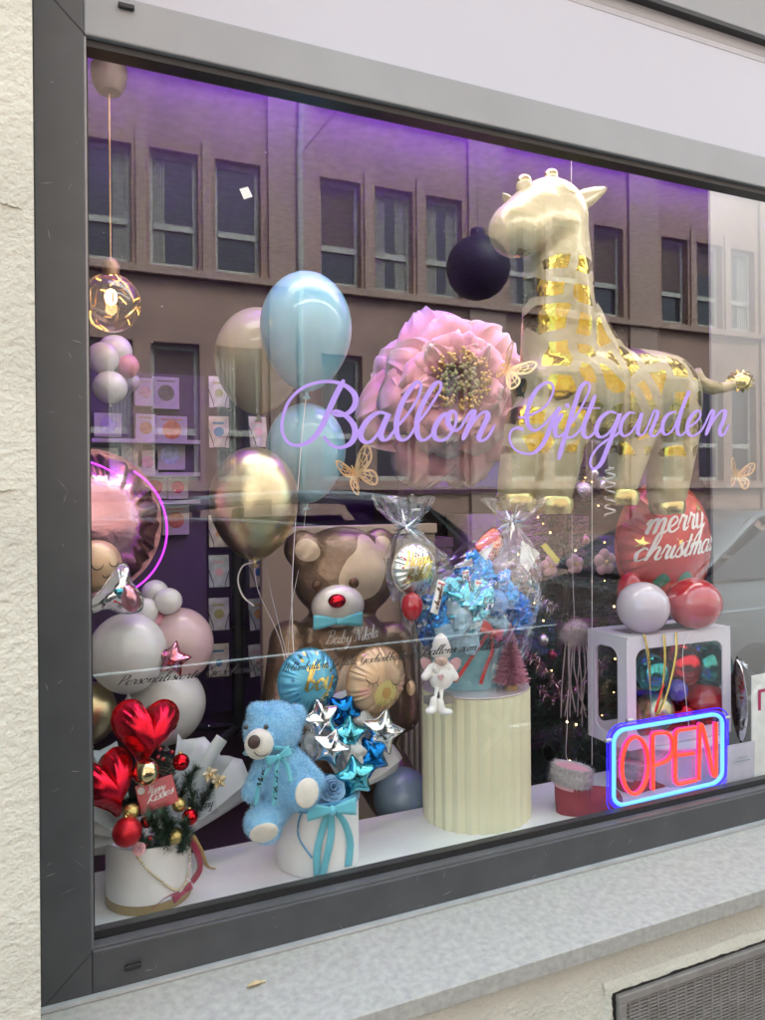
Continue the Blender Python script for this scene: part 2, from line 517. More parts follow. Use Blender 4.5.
# broken plaster edge and vent
gx0, gz1 = 1.127, .55
def VP(u, v, dy=0): return P(u, v, WY + dy)
vt = T('basement_vent', 'rusty grey ribbed metal vent set into the broken plaster below the sill', 'vent', VP(700, 1010))
a0, a1 = VP(614, 993), VP(900, 893)
dn = V((0, 0, -.32)); sl_ = (a1 - a0).normalized()
darkgap = mat('dark_gap', (.03, .027, .024), .9)
ventm = mat('vent_metal', (.26, .23, .21), .6, metal=.4, c2=(.34, .31, .29), vs=30, bump=.2, bs=150)
b = B(); b.prism([a0 + V((-.012, -.0015, .008)), a1 + V((0, -.0015, .008)), a1 + dn + V((0, -.0015, 0)), a0 + dn + V((-.012, -.0015, 0))], (0, -.001, 0)); b.build('recess', darkgap, vt, False)
b = B()
for p, q in ((a0, a1), (a0 + dn, a1 + dn)):
    b.prism([p + V((0, -.004, 0)), q + V((0, -.004, 0)), q + V((0, -.004, -.018)), p + V((0, -.004, -.018))], (0, -.012, 0))
b.prism([a0 + V((0, -.0045, -.018)), a0 + V((.02, -.0045, -.018)), a0 + V((.02, -.0045, -.3)), a0 + V((0, -.0045, -.3))], (0, -.012, 0))
b.build('frame', ventm, vt, False, bevel=.002)
b = B(); nsl = 40; L = (a1 - a0).length
for i in range(nsl):
    z = -.022 - i * .0075
    p = a0 + V((.02, -.006, z)); q = a1 + V((0, -.006, z))
    b.prism([p, q, q + V((0, 0, -.0042)), p + V((0, 0, -.0042))], (0, -.005, 0))
for i in range(int(L / .026)):
    p = a0 + sl_ * (.03 + i * .026) + V((0, -.0055, -.02)); b.prism([p, p + V((.003, 0, 0)), p + V((.003, 0, -.28)), p + V((0, 0, -.28))], (0, -.007, 0))
b.build('grille', ventm, vt, False)
b = B(); rows_ = ([], [], [], [])
for i in range(161):
    t = i / 160; n1 = noise.noise((t * 17, 0, 2)) + .6 * noise.noise((t * 55, 3, 1)); q = a0 + sl_ * (L * (t * 1.03 - .03))
    rows_[0].append(q + V((0, .004, .004 + .007 * n1))); rows_[1].append(q + V((0, -.007 - .003 * n1, .007 + .006 * n1))); rows_[2].append(q + V((0, -.006, .016 + .004 * n1))); rows_[3].append(q + V((0, .001, .030 + .008 * noise.noise((t * 9, 8, 1)))))
b.grid(rows_); rows_ = ([], [], [], [])
for i in range(61):
    t = i / 60; n1 = noise.noise((t * 9, 5, 2)) + .6 * noise.noise((t * 30, 7, 1)); q = a0 + V((-.012, 0, .012 - .32 * t))
    rows_[0].append(q + V((.004 + .006 * n1, .004, 0))); rows_[1].append(q + V((.001 + .005 * n1, -.007, 0))); rows_[2].append(q + V((-.008, -.006 - .003 * n1, 0))); rows_[3].append(q + V((-.02, .001, 0)))
b.grid(rows_)
b.build('plaster_rim', plaster, vt)
b = B().lathe([(.006, 0), (.006, .003), (.002, .005)], a0 + V((.009, -.016, -.05)), 12, rot(0, 90)); b.build('screw', ventm, vt)

# window
win = T('shop_window', 'wide anthracite framed shop window with lilac script lettering', 'window', (0, 0, ZB))
b = B()
b.box((FX, 0, ZB), (0, .09, 2.59)); b.box((0, 0.0, ZB), (4.2, .055, .897))
b.box((4.2, 0, ZB), (4.3, .09, 3.35))
b.build('frame', frame_m, win, False, bevel=.003)
b = B(); b.box((FX, .0015, 2.5905), (0, .09, 3.3)); b.box((FX, -.002, 2.912), (4.2, .09, 3.3)); b.build('upper_frame', mat('grey_powder_coat', (.28, .29, .30), .4, var=.05, vs=6), win, False, bevel=.003)
b = B(); b.box((0, 0, 2.508), (4.2, .055, 2.59)); b.build('top_rail', mat('sky_grey_top_rail', (.29, .30, .315), .4, var=.06, vs=5, rv=.06), win, False, bevel=.003)  # paler than the frame: sky reflection painted into its colour
# mitre line, beads, gaskets
b = B(); b.box((.0, .006, .8975), (4.2, .027, .9015)); b.box((.0, .004, .8975), (.0035, .028, 2.507)); b.build('glazing_bead', mat('bead_metal', (.22, .22, .23), .35, metal=.6), win, False)
b = B(); b.box((.0036, .0285, .902), (4.2, .05, .915)); b.box((.0036, .012, 2.494), (4.2, .05, 2.5075)); b.box((.0036, .0285, .915), (.007, .05, 2.494)); b.box((FX + .01, -.004, 2.9), (4.2, .02, 2.911))
b.build('gasket', rubber, win, False)
b = B(); b.poly([(.004, GY, .903), (4.2, GY, .903), (4.2, GY, 2.506), (.004, GY, 2.506)]); gp = b.build('glass_pane', glass, win, False)
gp.data.materials[0] = glass
b = B(); b.box((FX, .02, 2.5905), (4.2, .03, 2.915)); b.build('transom_pane', mat('sky_white_transom', (.52, .525, .585), .45, var=.02, vs=1.2, spec=.2), win, False)  # bright sky mirrored in the transom, painted as an opaque pale colour
b = B(); b.box((-.07, .0185, 2.872), (4.2, .0195, 2.9)); b.build('transom_edge_strip', mat('grey_edge_film', (.36, .36, .38), .4, var=.02), win, False)
b = B(); b.box((-.07, .0188, 2.856), (4.2, .0198, 2.8715)); b.build('transom_edge_strip', mat('pale_edge_film', (.43, .43, .46), .4, var=.02), win, False)
b = B(); b.box((2.0, .0182, 2.592), (4.2, .0192, 2.8555)); b.build('transom_partition_view', mat('partition_view_white', (.61, .615, .63), .45, var=.01), win, False)  # paler sheet standing in for the partition seen through the transom
for (u, v) in ((126, 8), (133, 965)):
    p = P(u, v, 0); b = B(); b.box((p.x - .014, -.009, p.z - .0045), (p.x + .014, -.0005, p.z + .0045)); b.build('drain_cap', rubber, win, False, bevel=.002)
# lettering on the outside of the pane
LY = GY - .0012


def tr(org, pts, k=120 / 765): return crs([(org[0] + x * k, -(org[1] + y * k), 0) for x, y in pts], 7)


o1, o2, o3, o4 = (270, 370), (380, 370), (500, 370), (610, 370)
t1 = [tr(o1, q) for q in (
 [(472,62),(420,160),(370,270),(330,360),(270,440),(190,480),(120,465),(80,400),(80,310),(120,200),(200,120),(300,80),(400,75),(480,100),(535,150),(545,210),(510,265),(450,290),(402,278),(420,262),(480,290),(530,345),(542,410),(510,470),(440,495),(380,470),(340,420)],
 [(750,285),(700,270),(640,302),(590,368),(578,425),(610,461),(655,445),(710,370),(757,275),(725,350),(705,410),(722,445),(755,435),(802,370)])]
t2 = [tr(o2, q) for q in (
 [(100,370),(170,290),(240,180),(260,100),(248,76),(215,95),(150,190),(110,300),(105,390),(120,435),(150,447),(190,420),(230,350)],
 [(230,350),(300,260),(370,150),(390,100),(378,77),(345,95),(285,190),(240,300),(235,390),(250,435),(280,447),(320,420),(350,375)],
 [(425,272),(380,310),(345,380),(350,430),(385,450),(430,430),(475,360),(485,290),(465,262),(435,290),(435,345),(470,385),(510,370),(540,320),(580,264),(598,272),(560,370),(525,447)],
 [(525,447),(590,340),(640,280),(675,268),(685,300),(650,380),(630,430),(650,450),(690,425),(732,348)])]
t3 = [tr(o3, q) for q in (
 [(115,305),(200,285),(290,230),(338,140),(330,90),(290,83),(230,130),(185,220),(170,300),(185,360),(225,385),(280,350),(330,295),(378,238),(330,340),(290,440),(240,510),(180,535),(100,510),(62,450),(70,390),(110,368),(152,383)],
 [(400,275),(360,340),(350,390),(365,425),(400,410),(440,360)],
 [(421,214),(428,228),(424,238)],
 [(440,360),(500,270),(560,150),(570,95),(548,80),(510,120),(470,240),(430,370),(400,470),(373,572)],
 [(412,425),(455,428),(500,392),(550,310)],
 [(608,158),(565,270),(535,350),(530,405),(555,432),(590,410),(625,360)], [(525,243),(640,243)],
 [(745,277),(695,268),(640,310),(612,380),(630,425),(670,420),(715,370),(762,278),(720,400),(680,510),(640,600),(595,630),(573,590),(600,520),(660,460),(730,420),(766,390)])]
t4 = [tr(o4, q) for q in (
 [(160,277),(120,274),(80,320),(65,385),(88,420),(130,400),(170,340),(200,275),(185,340),(175,395),(195,417),(225,390),(262,300),(282,260),(300,266),(299,292),(276,350),(258,400),(275,422),(305,405),(345,340)],
 [(425,265),(375,280),(340,330),(335,390),(360,412),(400,380),(440,290),(505,132),(455,260),(435,340),(430,395),(450,417),(480,395),(505,355)],
 [(500,365),(550,330),(578,285),(563,258),(530,280),(500,330),(493,390),(520,420),(565,400),(600,355),(645,260),(657,280),(635,350),(610,417)],
 [(610,417),(650,340),(700,270),(732,260),(727,310),(700,380),(708,417),(730,405),(757,348)])]
fl = lambda x, y: P(x, -y, LY)
tb_ = B()
for q, w0, w1 in ((t1, 3.1, 6.2), (t2, 2.8, 5.6), (t3, 2.4, 4.9), (t4, 2.1, 4.1)): write(q, w0, w1, fl, tb_)
tb_.build('title_lettering', lilac, win, False)


def shopline(txt, u0, v0, u1, xh, m, w0, w1, name='small_lettering'):
    st, wtot = script(txt)
    def fn(a, q):
        u = u0 + (u1 - u0) * a / wtot
        v = v0 + (481 - v0) / (2067 - u0) * (u - u0) - q * xh
        return P(u, v, LY)
    write(st, w0, w1, fn).build(name, m, win, False)


shopline('Personalisierte Geschenke', 116, 686, 262, 4.4, black, .09, .2)
shopline('Heliumballons, Gefüllte Geschenkballons', 282, 672, 412, 4.0, black, .09, .2)
shopline('Ballons zum Platzen', 421, 656, 512, 4.4, black, .09, .22)
# dusty specks and the square sticker on the pane
q = P(246, 193, LY); b = B(); b.prism([q + V((x, 0, z)) for x, z in ((-.013, .006), (.004, .013), (.013, -.005), (-.004, -.013))], (0, .0008, 0)); b.build('square_sticker', mat('paper_white', (.75, .77, .74), .6), win, False)
b = B(); rnd = random.Random(9)
for i in range(60):
    u, v = rnd.uniform(95, 755), rnd.uniform(120, 760); p = P(u, v, LY); r = rnd.uniform(.0006, .0013)
    b.poly([p + V((r * cos(k * pi / 3), 0, r * sin(k * pi / 3))) for k in range(6)])
b.build('dust_specks', mat('dust', (.7, .68, .66), .8), win, False)

# outer sill
b = B(); x0 = FX + .001
pr = [(-.001, .8165), (-.215, .797), (-.217, .796), (-.217, .762), (-.212, .762), (-.212, .790), (-.001, .808)]
b.prism([(x0, y, z) for y, z in pr], (5, 0, 0))
sill = b.build('window_sill', steel, smooth=False, bevel=.0015, top=('sloping pale grey metal ledge under the shop window', 'sill'))
tag(B().box((x0, -.012, .8172), (4.9, -.0005, .823)).build('sealant_bead', mat('grey_sealant', (.4, .4, .4), .6, bump=.3, bs=60), sill, False))
b = B(); q = PZ(257, 987, .808); pts = []
for i in range(14):
    t = i / 13; w = .006 * sin(pi * min(1, t * 1.1)) if t < .9 else .0012
    pts.append([q + V((-.018 + .036 * t, w * s + .004 * t, .003 + .003 * abs(s) + .002 * sin(4 * t))) for s in (-1, -.5, 0, .5, 1)])
b.grid(pts).build('dry_leaf', mat('dry_leaf', (.45, .33, .17), .8, c2=(.6, .5, .32), vs=90), smooth=True, solid=.0006, top=('small curled dry leaf lying on the metal ledge', 'leaf'))
q = PZ(92, 1000, .808)
B().ell(q, (.003, .003, .0025)).build('screw_head', mat('zinc', (.6, .6, .6), .3, metal=1), sill)

# ------------------------------------------------------------------ street (seen mirrored in the pane)
BY = 2 * GY - 11
asph = mat('asphalt', (.03, .03, .032), .85, bump=.4, bs=60, var=.2, vs=3)
pav = mat('paving_grey', (.11, .105, .10), .85, var=.15, vs=2, bump=.2, bs=30)
B().box((-60, BY - 200, -.4), (60, 200, -.125)).build('road', asph, smooth=False, kind='structure')
B().box((-60, -2.2, -.124), (60, -.16, 0)).build('pavement', mat('light_paving', (.20, .195, .19), .85, var=.12, vs=2, bump=.2, bs=30), smooth=False, kind='structure', bevel=.02)
B().box((-60, BY - 1, -.124), (60, BY + 1.7, 0)).build('pavement', pav, smooth=False, kind='structure', bevel=.02)

tan = mat('tan_render', (.42, .255, .205), .9, var=.2, vs=1.6, det=10, bump=.2, bs=40)
tan2 = mat('tan_stone', (.46, .30, .25), .85, var=.08, vs=2)
wfr = mat('old_white_window', (.52, .48, .44), .5)
dglass = mat('dark_window_glass', (.04, .035, .045), .08, spec=.7, var=0)
blindm = mat('brown_blind', (.17, .11, .085), .7)
bl = T('opposite_building', 'tan rendered apartment house mirrored across the street with tall windows in threes', 'building', (6, BY, 0))
starts = []
for g in range(-2, 6):
    for k in range(3): starts.append(.57 + g * 3.87 + k * 1.03)
WWd = .76
rows = [(.9, 3.2), (3.15 - .9 + .95, 0)]  # replaced below
rows = [(1.95, 4.15), (5.35, 7.2), (8.6, 10.45), (11.7, 13.3)]
X0, X1, H = -12, 26, 15
b = B(); t = .35
zs = [0] + [z for r in rows for z in r] + [H]
for i in range(0, len(zs), 2): b.box((X0, BY - t, zs[i]), (X1, BY, zs[i + 1]))
for (z0, z1) in rows:
    e = [X0] + [q for s in starts for q in (s, s + WWd)] + [X1]
    for i in range(0, len(e), 2): b.box((e[i], BY - t, z0), (e[i + 1], BY - .0005, z1))
b.build('wall', tan, bl, False)
b = B()
for g in range(-2, 6):
    x = .57 + g * 3.87 + 2.82 + .12
    b.box((x, BY, 0), (x + .8, BY + .06, H - .6))
for i, (z0, z1) in enumerate(rows):
    b.box((X0, BY + .0005, z0 - .16), (X1, BY + .13, z0 - .05))
b.box((X0, BY + .001, H - .6), (X1, BY + .5, H)); b.box((X0, BY + .001, 0), (X1, BY + .08, .9))
for (z0, z1) in rows[1:]:
    for g in range(-2, 6):
        for k in range(2):
            x = .57 + g * 3.87 + k * 1.03 + WWd + .06; b.box((x, BY + .0003, z0 - .05), (x + .15, BY + .04, z1 + .25))
b.build('stone_trim', tan2, bl, False)
rnd = random.Random(4)
for (z0, z1) in rows[:2]:
    for i, s in enumerate(starts):
        if s < -3 or s > 17: continue
        y = BY - .16; b = B()
        b.box((s + .0005, y - .06, z0), (s + .07, y, z1)); b.box((s + WWd - .07, y - .06, z0), (s + WWd - .0005, y, z1))
        b.box((s + .07, y - .06, z0), (s + WWd - .07, y, z0 + .09)); b.box((s + .07, y - .06, z1 - .09), (s + WWd - .07, y, z1))
        zm = z0 + (z1 - z0) * .36
        b.box((s + .07, y - .06, zm - .05), (s + WWd - .07, y + .02, zm + .05))
        w = b.build('window', wfr, bl, False)
        B().box((s + .07, y - .04, z0 + .09), (s + WWd - .07, y - .03, z1 - .09)).build('pane', dglass, w, False)
        if rnd.random() < .45:
            b = B(); hw_ = (WWd - .15) / 2; side = rnd.choice((0, 1, 2))
            for sd_ in ((0, 1) if side == 2 else (side,)):
                xx = s + .075 + (hw_ if sd_ else 0); wv_ = hw_ * rnd.uniform(.55, .98); xx += (hw_ - wv_) * sd_
                b.grid([[(xx + wv_ * j / 14, y - .022 + .012 * sin(j * 2.2), z) for j in range(15)] for z in (z0 + .1, z1 - .1)])
            b.build('curtain', mat('pale_curtain', (.42, .39, .36), .9), w, True)
        elif rnd.random() < .7:
            h = rnd.choice((.3, .55, .62)) * (z1 - z0); b = B(); n = int(h / .045)
            for k in range(n): b.box((s + .075, y - .028, z1 - .1 - (k + 1) * .045), (s + WWd - .075, y - .012, z1 - .1 - k * .045 - .008))
            b.build('blind', blindm, w, False)
x = 4.04; B().tube([(x + .05, BY + .12, 14.3), (x + .05, BY + .12, 8.6), (x, BY + .1, 7.4), (x, BY + .1, .3)], .055, 10).build('downpipe', wfr, bl)


def car(name, label, x0, L, yc, paint, prof, belt, roofz, wheels, ghx):
    """side profile along x, seen mirrored in the pane"""
    o = T(name, label, 'car', (x0 + L / 2, yc, -.125), 'cars parked along the kerb')
    hw = .88; b = B()
    up = [(x0 + L * a, z) for a, z in prof]
    n = len(up)
    G = []
    for sy, k in ((-1, .0), (-1, 1), (-.92, 2), (0, 2), (.92, 2), (1, 1), (1, 0)):
        row = []
        for x, z in up:
            zz = .12 if k == 0 else (z - .16 if k == 1 else z)
            row.append((x, yc + sy * hw * (1 - .12 * abs((x - x0) / L * 2 - 1) ** 3), max(.13, zz)))
        G.append(row)
    b.grid(G)
    for e in (0, n - 1): b.poly([r[e] for r in G])
    b.build('body', paint, o, True, bevel=.03)
    a, c, d, e = ghx
    xs = [x0 + L * q for q in (a, c, d, e)]
    lo = [(xs[0], belt), (xs[1], roofz), (xs[2], roofz), (xs[3], belt)]
    cr = crs([(p[0], 0, p[1]) for p in [lo[0], lo[1], ((lo[1][0] + lo[2][0]) / 2, roofz + .05), lo[2], lo[3]]], 6)
    b = B(); b.grid([[(p.x, yc + s * (.84 if p.z < belt + .05 else .84 - .2 * (p.z - belt) / (roofz - belt)), p.z) for p in cr] for s in (-1, -.5, 0, .5, 1)])
    b.build('roof', paint, o, True, solid=.03)
    for s in (-1, 1):
        def gp(x, z): return (x, yc + s * (.83 - .2 * (z - belt) / (roofz - belt)), z)
        b = B(); xm = (xs[1] + xs[2]) / 2
        for xa, xb, ta, tb in ((xs[0] + .12, xm - .04, xs[1] + .08, xm - .04), (xm + .04, xs[3] - .15, xm + .04, xs[2] - .06)):
            b.poly([gp(xa, belt + .01), gp(xb, belt + .01), gp(tb, roofz - .08), gp(ta, roofz - .08)])
        b.build('side_window', dglass, o, False, solid=.012)
        for xa, ta in ((xs[0], xs[1]), (xm, xm), (xs[3], xs[2])): B().tube([gp(xa, belt), gp(ta, roofz)], .035, 6).build('window_pillar', paint, o)
        b = B(); b.tube([gp(x0 + L * .08, .78), gp(x0 + L * .92, .82)], .012, 6); b.build('trim_strip', mat('chrome', (.8, .8, .82), .12, metal=1), o)
        for q in (.34, .58): B().box((x0 + L * q, yc + s * .89 - .015, .88), (x0 + L * q + .18, yc + s * .89 + .015, .91)).build('door_handle', MATS['chrome'], o, False, bevel=.005)
        for q in wheels:
            wc = V((x0 + L * q, yc + s * .80, .19)); R = rot(0, 90)
            wo = B().lathe([(.2, -.1), (.29, -.1), (.315, -.06), (.315, .06), (.29, .1), (.2, .1)], wc, 28, R).build('wheel', rubber, o)
            bb = B(); bb.lathe([(.205, -.08), (.205, .08)], wc, 24, R)
            for k in range(5):
                an = 2 * pi * k / 5; bb.tube([wc + V((0, s * .09, 0)), wc + V((.2 * cos(an), s * .085, .2 * sin(an)))], .03, 6)
            bb.build('rim', mat('alloy', (.5, .5, .52), .3, metal=.8), wo)
    return o


def rail(o, uv, dd, r, m, name='roof_glint'): return B().tube(crs([PM(u, v, dd) for u, v in uv], 8), r, 8).build(name, m, o)  # pale tube standing in for a highlight line on the car


silver = mat('silver_paint', (.26, .26, .28), .35, metal=.3, coat=1, var=.02)
whitecar = mat('dark_car_paint', (.018, .018, .02), .4, coat=.5, var=.02)
cy_ = 2 * GY - 3.6
c1 = car('parked_car', 'dark hatchback mirrored in the pane behind the bear balloon', -.9, 4.3, cy_, whitecar,
    [(0, .45), (.01, .85), (.1, .98), (.7, 1.02), (.82, .98), (.95, .84), (1, .5)], 1.0, 1.62, (.17, .82), (.03, .16, .72, .86))
car('parked_car', 'grey saloon car mirrored in the pane over the white partition at the right', 4.2, 4.5, cy_ - .1, silver,
    [(0, .5), (.01, .9), (.12, 1.0), (.75, 1.0), (.9, .92), (.98, .8), (1, .5)], 1.0, 1.46, (.2, .83), (.05, .25, .6, .8))

# ------------------------------------------------------------------ shop room
mauve = mat('mauve_wall', (.065, .045, .06), .9, var=.12, vs=1.5)
B().box((-3, .5, -.2), (6, 5, .0)).build('floor', mat('dark_wood_floor', (.06, .035, .03), .5, c2=(.09, .055, .045), vs=3), smooth=False, kind='structure')
B().box((-3, .301, 3.4), (6, 5, 3.6)).build('ceiling', mat('ceiling_paint', (.62, .50, .62), .9), smooth=False, kind='structure')
b = B(); b.box((-3, 4.6, 0), (6, 4.8, 3.395)); b.box((-2.6, .5, 0), (-2.4, 4.6, 3.395)); b.box((5.8, .301, 0), (6, 4.6, 3.395)); b.build('back_wall', mauve, smooth=False, kind='structure')
q = P(712, 400, .62)
B().box((q.x, .62, 0), (5.8, .63, 3.395)).build('partition_wall', mat('partition_white', (.20, .205, .21), .7, var=.03, vs=2), smooth=False, top=('plain white partition wall closing the right end of the display', 'wall'))
# display ledge
b = B(); b.box((-.07, .056, .862), (4.2, .335, .882)); b.box((-.07, .315, .2), (4.2, .334, .8615))
b.build('display_ledge', whitegloss, smooth=False, bevel=.0015, top=('long white ledge along the inside of the shop window', 'ledge'))
# unseen fill panel added to brighten the display, and the violet strip
pur = mat('violet_light', (.34, .04, 1), .5, emit=40, var=0)
st = T('light_strip', 'violet light strip on the ceiling behind the top edge of the window', 'light', (1.5, .6, 2.95))
B().box((-.05, .62, 2.86), (4, .72, 2.87)).box((-.05, .62, 2.8705), (4, .63, 2.91)).box((-.05, .71, 2.8705), (4, .72, 2.90)).build('housing', whitepaint, st, False)
B().box((-.05, .66, 2.875), (4, .685, 2.885)).build('light_tube', pur, st, False)
lm = T('fill_panel', 'unseen white fill panel added above the display to brighten it', 'lamp', (1.3, .5, 2.97))
B().box((-.05, .2, 2.975), (2.7, .56, 2.995)).build('housing', whitepaint, lm, False)
B().box((0, .22, 2.968), (2.65, .54, 2.9745)).build('glow_face', mat('fill_panel_glow', (1, .93, .86), .5, emit=1.0, var=0), lm, False)

glint = mat('sky_glint_pale', (.85, .85, .86), .25, metal=.4, var=0)  # sky highlight along the car roof and windows, painted as pale tubes
rail(c1, [(60, 534), (95, 526), (170, 508), (245, 499), (330, 497), (387, 502), (430, 518), (470, 556)], 3.0, .042, glint)
rail(c1, [(70, 522), (150, 520), (240, 521), (330, 528), (400, 540), (452, 552)], 2.92, .012, glint, 'window_glint')

ws = T('light_strip', 'unseen white fill strip added on the back of the top window rail', 'light', (2, .06, 2.55))  # added fill light, hidden from view, for the fronts of the display
B().poly([(.05, .0585, 2.515), (4.1, .0585, 2.515), (4.1, .0585, 2.58), (.05, .0585, 2.58)]).build('light_tube', mat('fill_strip_glow', (1, .98, .94), .5, emit=1.7, var=0), ws, False)
B().box((.04, .0555, 2.505), (4.11, .0575, 2.587)).build('housing', whitepaint, ws, False)
# fine joints, stains and scratches
b = B(); b.prism([(.0, -.0008, .8965), (.0012, -.0008, .8955), (FX + .0012, -.0008, ZB + .001), (FX, -.0008, ZB + .002)], (0, .0006, 0)); b.prism([(.0, -.0008, 2.5085), (.0012, -.0008, 2.5095), (FX + .0012, -.0008, 2.589), (FX, -.0008, 2.588)], (0, .0006, 0))
b.build('mitre_joint', mat('joint_dark', (.03, .03, .032), .7), win, False)
b = B(); rnd = random.Random(77)
for i in range(46):
    if i % 2: u, v = rnd.uniform(46, 82), rnd.uniform(60, 930)
    else: u = rnd.uniform(100, 740); v = 963 - (u - 92) * .238 + rnd.uniform(-8, 26)
    p = P(u, v, -.0009); a = rnd.uniform(0, pi); L = rnd.uniform(.001, .012) * (1 if i % 5 else 2); d = V((cos(a), 0, sin(a))) * L; e = V((-sin(a), 0, cos(a))) * rnd.uniform(.0002, .0006)
    b.poly([p - d, p - e, p + d, p + e])
b.build('scratches', mat('scratch_grey', (.30, .30, .31), .6), win, False)
def groove(u0, u1, v, dv):
    return [P(u0 + (u1 - u0) * i / 20, v + dv * i / 20 + 1.6 * noise.noise((i * .4, v, 0)), WY - .0012) for i in range(21)]
fac = bpy.data.objects['shop_facade']
for u0, u1, v, dv in ((-6, 23, 200, 9), (-6, 16, 491, -2)):
    B().tube(groove(u0, u1, v, dv), [.0006 + .0014 * sin(pi * i / 20) for i in range(21)], 6).build('plaster_crack', mat('plaster_shade', (.50, .47, .39), .95), fac)
for hw in (.62, -.62): pass
b = B(); b.poly([(2.86, cy_ + .7, 1.02), (2.86, cy_ - .7, 1.02), (2.22, cy_ - .62, 1.56), (2.22, cy_ + .62, 1.56)]); b.build('windscreen', dglass, c1, False, solid=.01)
b = B(); b.poly([(-.75, cy_ + .7, 1.02), (-.75, cy_ - .7, 1.02), (-.22, cy_ - .62, 1.56), (-.22, cy_ + .62, 1.56)]); b.build('rear_window', dglass, c1, False, solid=.01)
# ------------------------------------------------------------------ balloons
LB = latexm('pale_blue_latex', (.20, .48, .62), .35, .15); CRm = latexm('cream_latex', (.50, .47, .32), .3, .4)
WH = latexm('white_latex', (.80, .79, .77)); PK = latexm('blush_pink_latex', (.76, .55, .56)); ROSE = latexm('rose_latex', (.70, .28, .38))
PEARL = latexm('pearl_white_latex', (.68, .60, .68), .18, .2); PRED = latexm('pearl_red_latex', (.45, .012, .025), .2, .04)
GB = latexm('grey_blue_latex', (.30, .43, .56)); LAV = latexm('lavender_latex', (.5, .42, .62))
CHG = mat('gold_chrome_latex', (.62, .55, .33), .33, metal=1, var=.03, bump=.04, bs=20)
BLK = latexm('black_latex', (.02, .012, .03), .25, 0)
silverfoil = foilm('silver_foil', (.86, .86, .88), .12, .25, 26)

latex(258, 358, 43, 50, .78, CRm, 'cream balloon half hidden behind the upper pale blue balloon', ribbon=[(252, 450, .77), (264, 560, .6), (296, 690, .3)])
latex(306, 328, 46, 56, .55, LB, 'pale blue balloon above the lettering, topmost of its bunch', ribbon=[(300, 460, .5), (292, 590, .4), (296, 690, .25)])
latex(306, 450, 40, 47, .62, LB, 'pale blue balloon behind the big letter B', ribbon=[(300, 560, .55), (290, 620, .45), (288, 700, .3)])
latex(254, 500, 44, 53, .48, CHG, 'shiny gold chrome balloon left of the small gold butterfly', ribbon=[(258, 590, .45), (280, 640, .4), (292, 700, .28)])
B().tube(crs([P(256, 562, .48), P(243, 566, .47), P(238, 580, .47), P(243, 596, .47), P(254, 606, .46)], 8), .002, 6, flat=.3).build('curled_ribbon', M_rib, top=('white ribbon end curling below the knot of the gold balloon', 'ribbon'))
latex(115, 352, 17, 17, .86, WH, 'white mini balloon partly covered at the back of the cluster under the lamp', 'mini balloon cluster under the lamp', tail=.1)
latex(103, 358, 16, 16, .8, WH, 'white mini balloon at the left of the cluster under the lamp', 'mini balloon cluster under the lamp', tail=.1)
latex(127, 366, 12, 12, .84, ROSE, 'rose pink mini balloon in the cluster under the lamp', 'mini balloon cluster under the lamp', tail=.1)
latex(131, 382, 9, 9, .86, LAV, 'lavender mini balloon low in the cluster under the lamp', 'mini balloon cluster under the lamp', tail=.1)
latex(110, 387, 17, 16, .78, WH, 'white mini balloon lowest in the cluster under the lamp', 'mini balloon cluster under the lamp', tail=.1)
latex(128, 652, 38, 39, .36, WH, 'large white balloon with black lettering crossing its lower edge', 'balloon column at the left end', tail=.12)
latex(180, 644, 33, 36, .44, PK, 'blush pink balloon with a pink star in front', 'balloon column at the left end', tail=.12)
latex(166, 704, 39, 38, .42, WH, 'white balloon behind the upper red heart', 'balloon column at the left end', tail=.12)
latex(92, 712, 24, 30, .4, CHG, 'gold chrome balloon at the left jamb below the large white balloon', 'balloon column at the left end', tail=.12)
latex(155, 592, 13, 12, .46, WH, 'small white balloon tucked behind another beside the silver stork', 'balloon column at the left end', tail=.1)
latex(168, 601, 14, 13, .42, WH, 'small white balloon in front of its twin above the blush pink balloon', 'balloon column at the left end', tail=.1)
latex(146, 612, 12, 14, .42, WH, 'small white balloon squeezed between silver stork and blush pink balloon', 'balloon column at the left end', tail=.1)
latex(152, 622, 18, 14, .45, ROSE, 'rose pink balloon squeezed between the large white and blush pink ones', 'balloon column at the left end', tail=.1)
latex(402, 797, 29, 29, .42, GB, 'grey blue balloon on the floor behind the fluted pedestal', tail=.1)
latex(643, 607, 26, 25, .22, PEARL, 'pearly white balloon resting on the balloon box', 'balloons on the balloon box', tail=.1, ribbon=[(646, 650, .16), (651, 700, .16), (652, 745, .165)])
latex(694, 603, 27, 25, .2, PRED, 'pearly red balloon at the right on top of the balloon box', 'balloons on the balloon box', tail=.1, ribbon=[(683, 650, .16), (686, 700, .16), (690, 735, .165)])
latex(630, 592, 13, 20, .34, PRED, 'red balloon peeping out behind the pearly white balloon', 'balloons on the balloon box', tail=.1)

# red merry christmas foil
MR = mat('red_satin_foil', (.50, .035, .03), .38, metal=.35, bump=.1, bs=14, coat=.2)
R = rot(-8); c = P(664, 545, .56); s = mpp(664, .56)
o = T('foil_balloon', 'round red foil balloon reading merry christmas under the giraffe', 'balloon', c - V((0, 0, .16)))
body = foil(disc(), c, (54 * s, 62 * s), .09, R, .25, 30).build('foil_skin', MR, o)
tree = bvh(body); wl_ = mat('white_print', (.80, .76, .74), .5, var=0)
for txt, x0, x1, y, xh in (('merry', -36, 33, 12, 14), ('christmas', -45, 46, -14, 12)):
    st, w = script(txt, .3); k = (x1 - x0) / w
    f0 = onto(tree, c, R); write(st, .13, .22, lambda a, q: f0((x0 + a * k) * s, (y + q * xh + a * k * .1) * s)).build('lettering', wl_, o, False)
gp_ = mat('gold_print', (.85, .65, .2), .25, metal=1, var=0)
b = B()
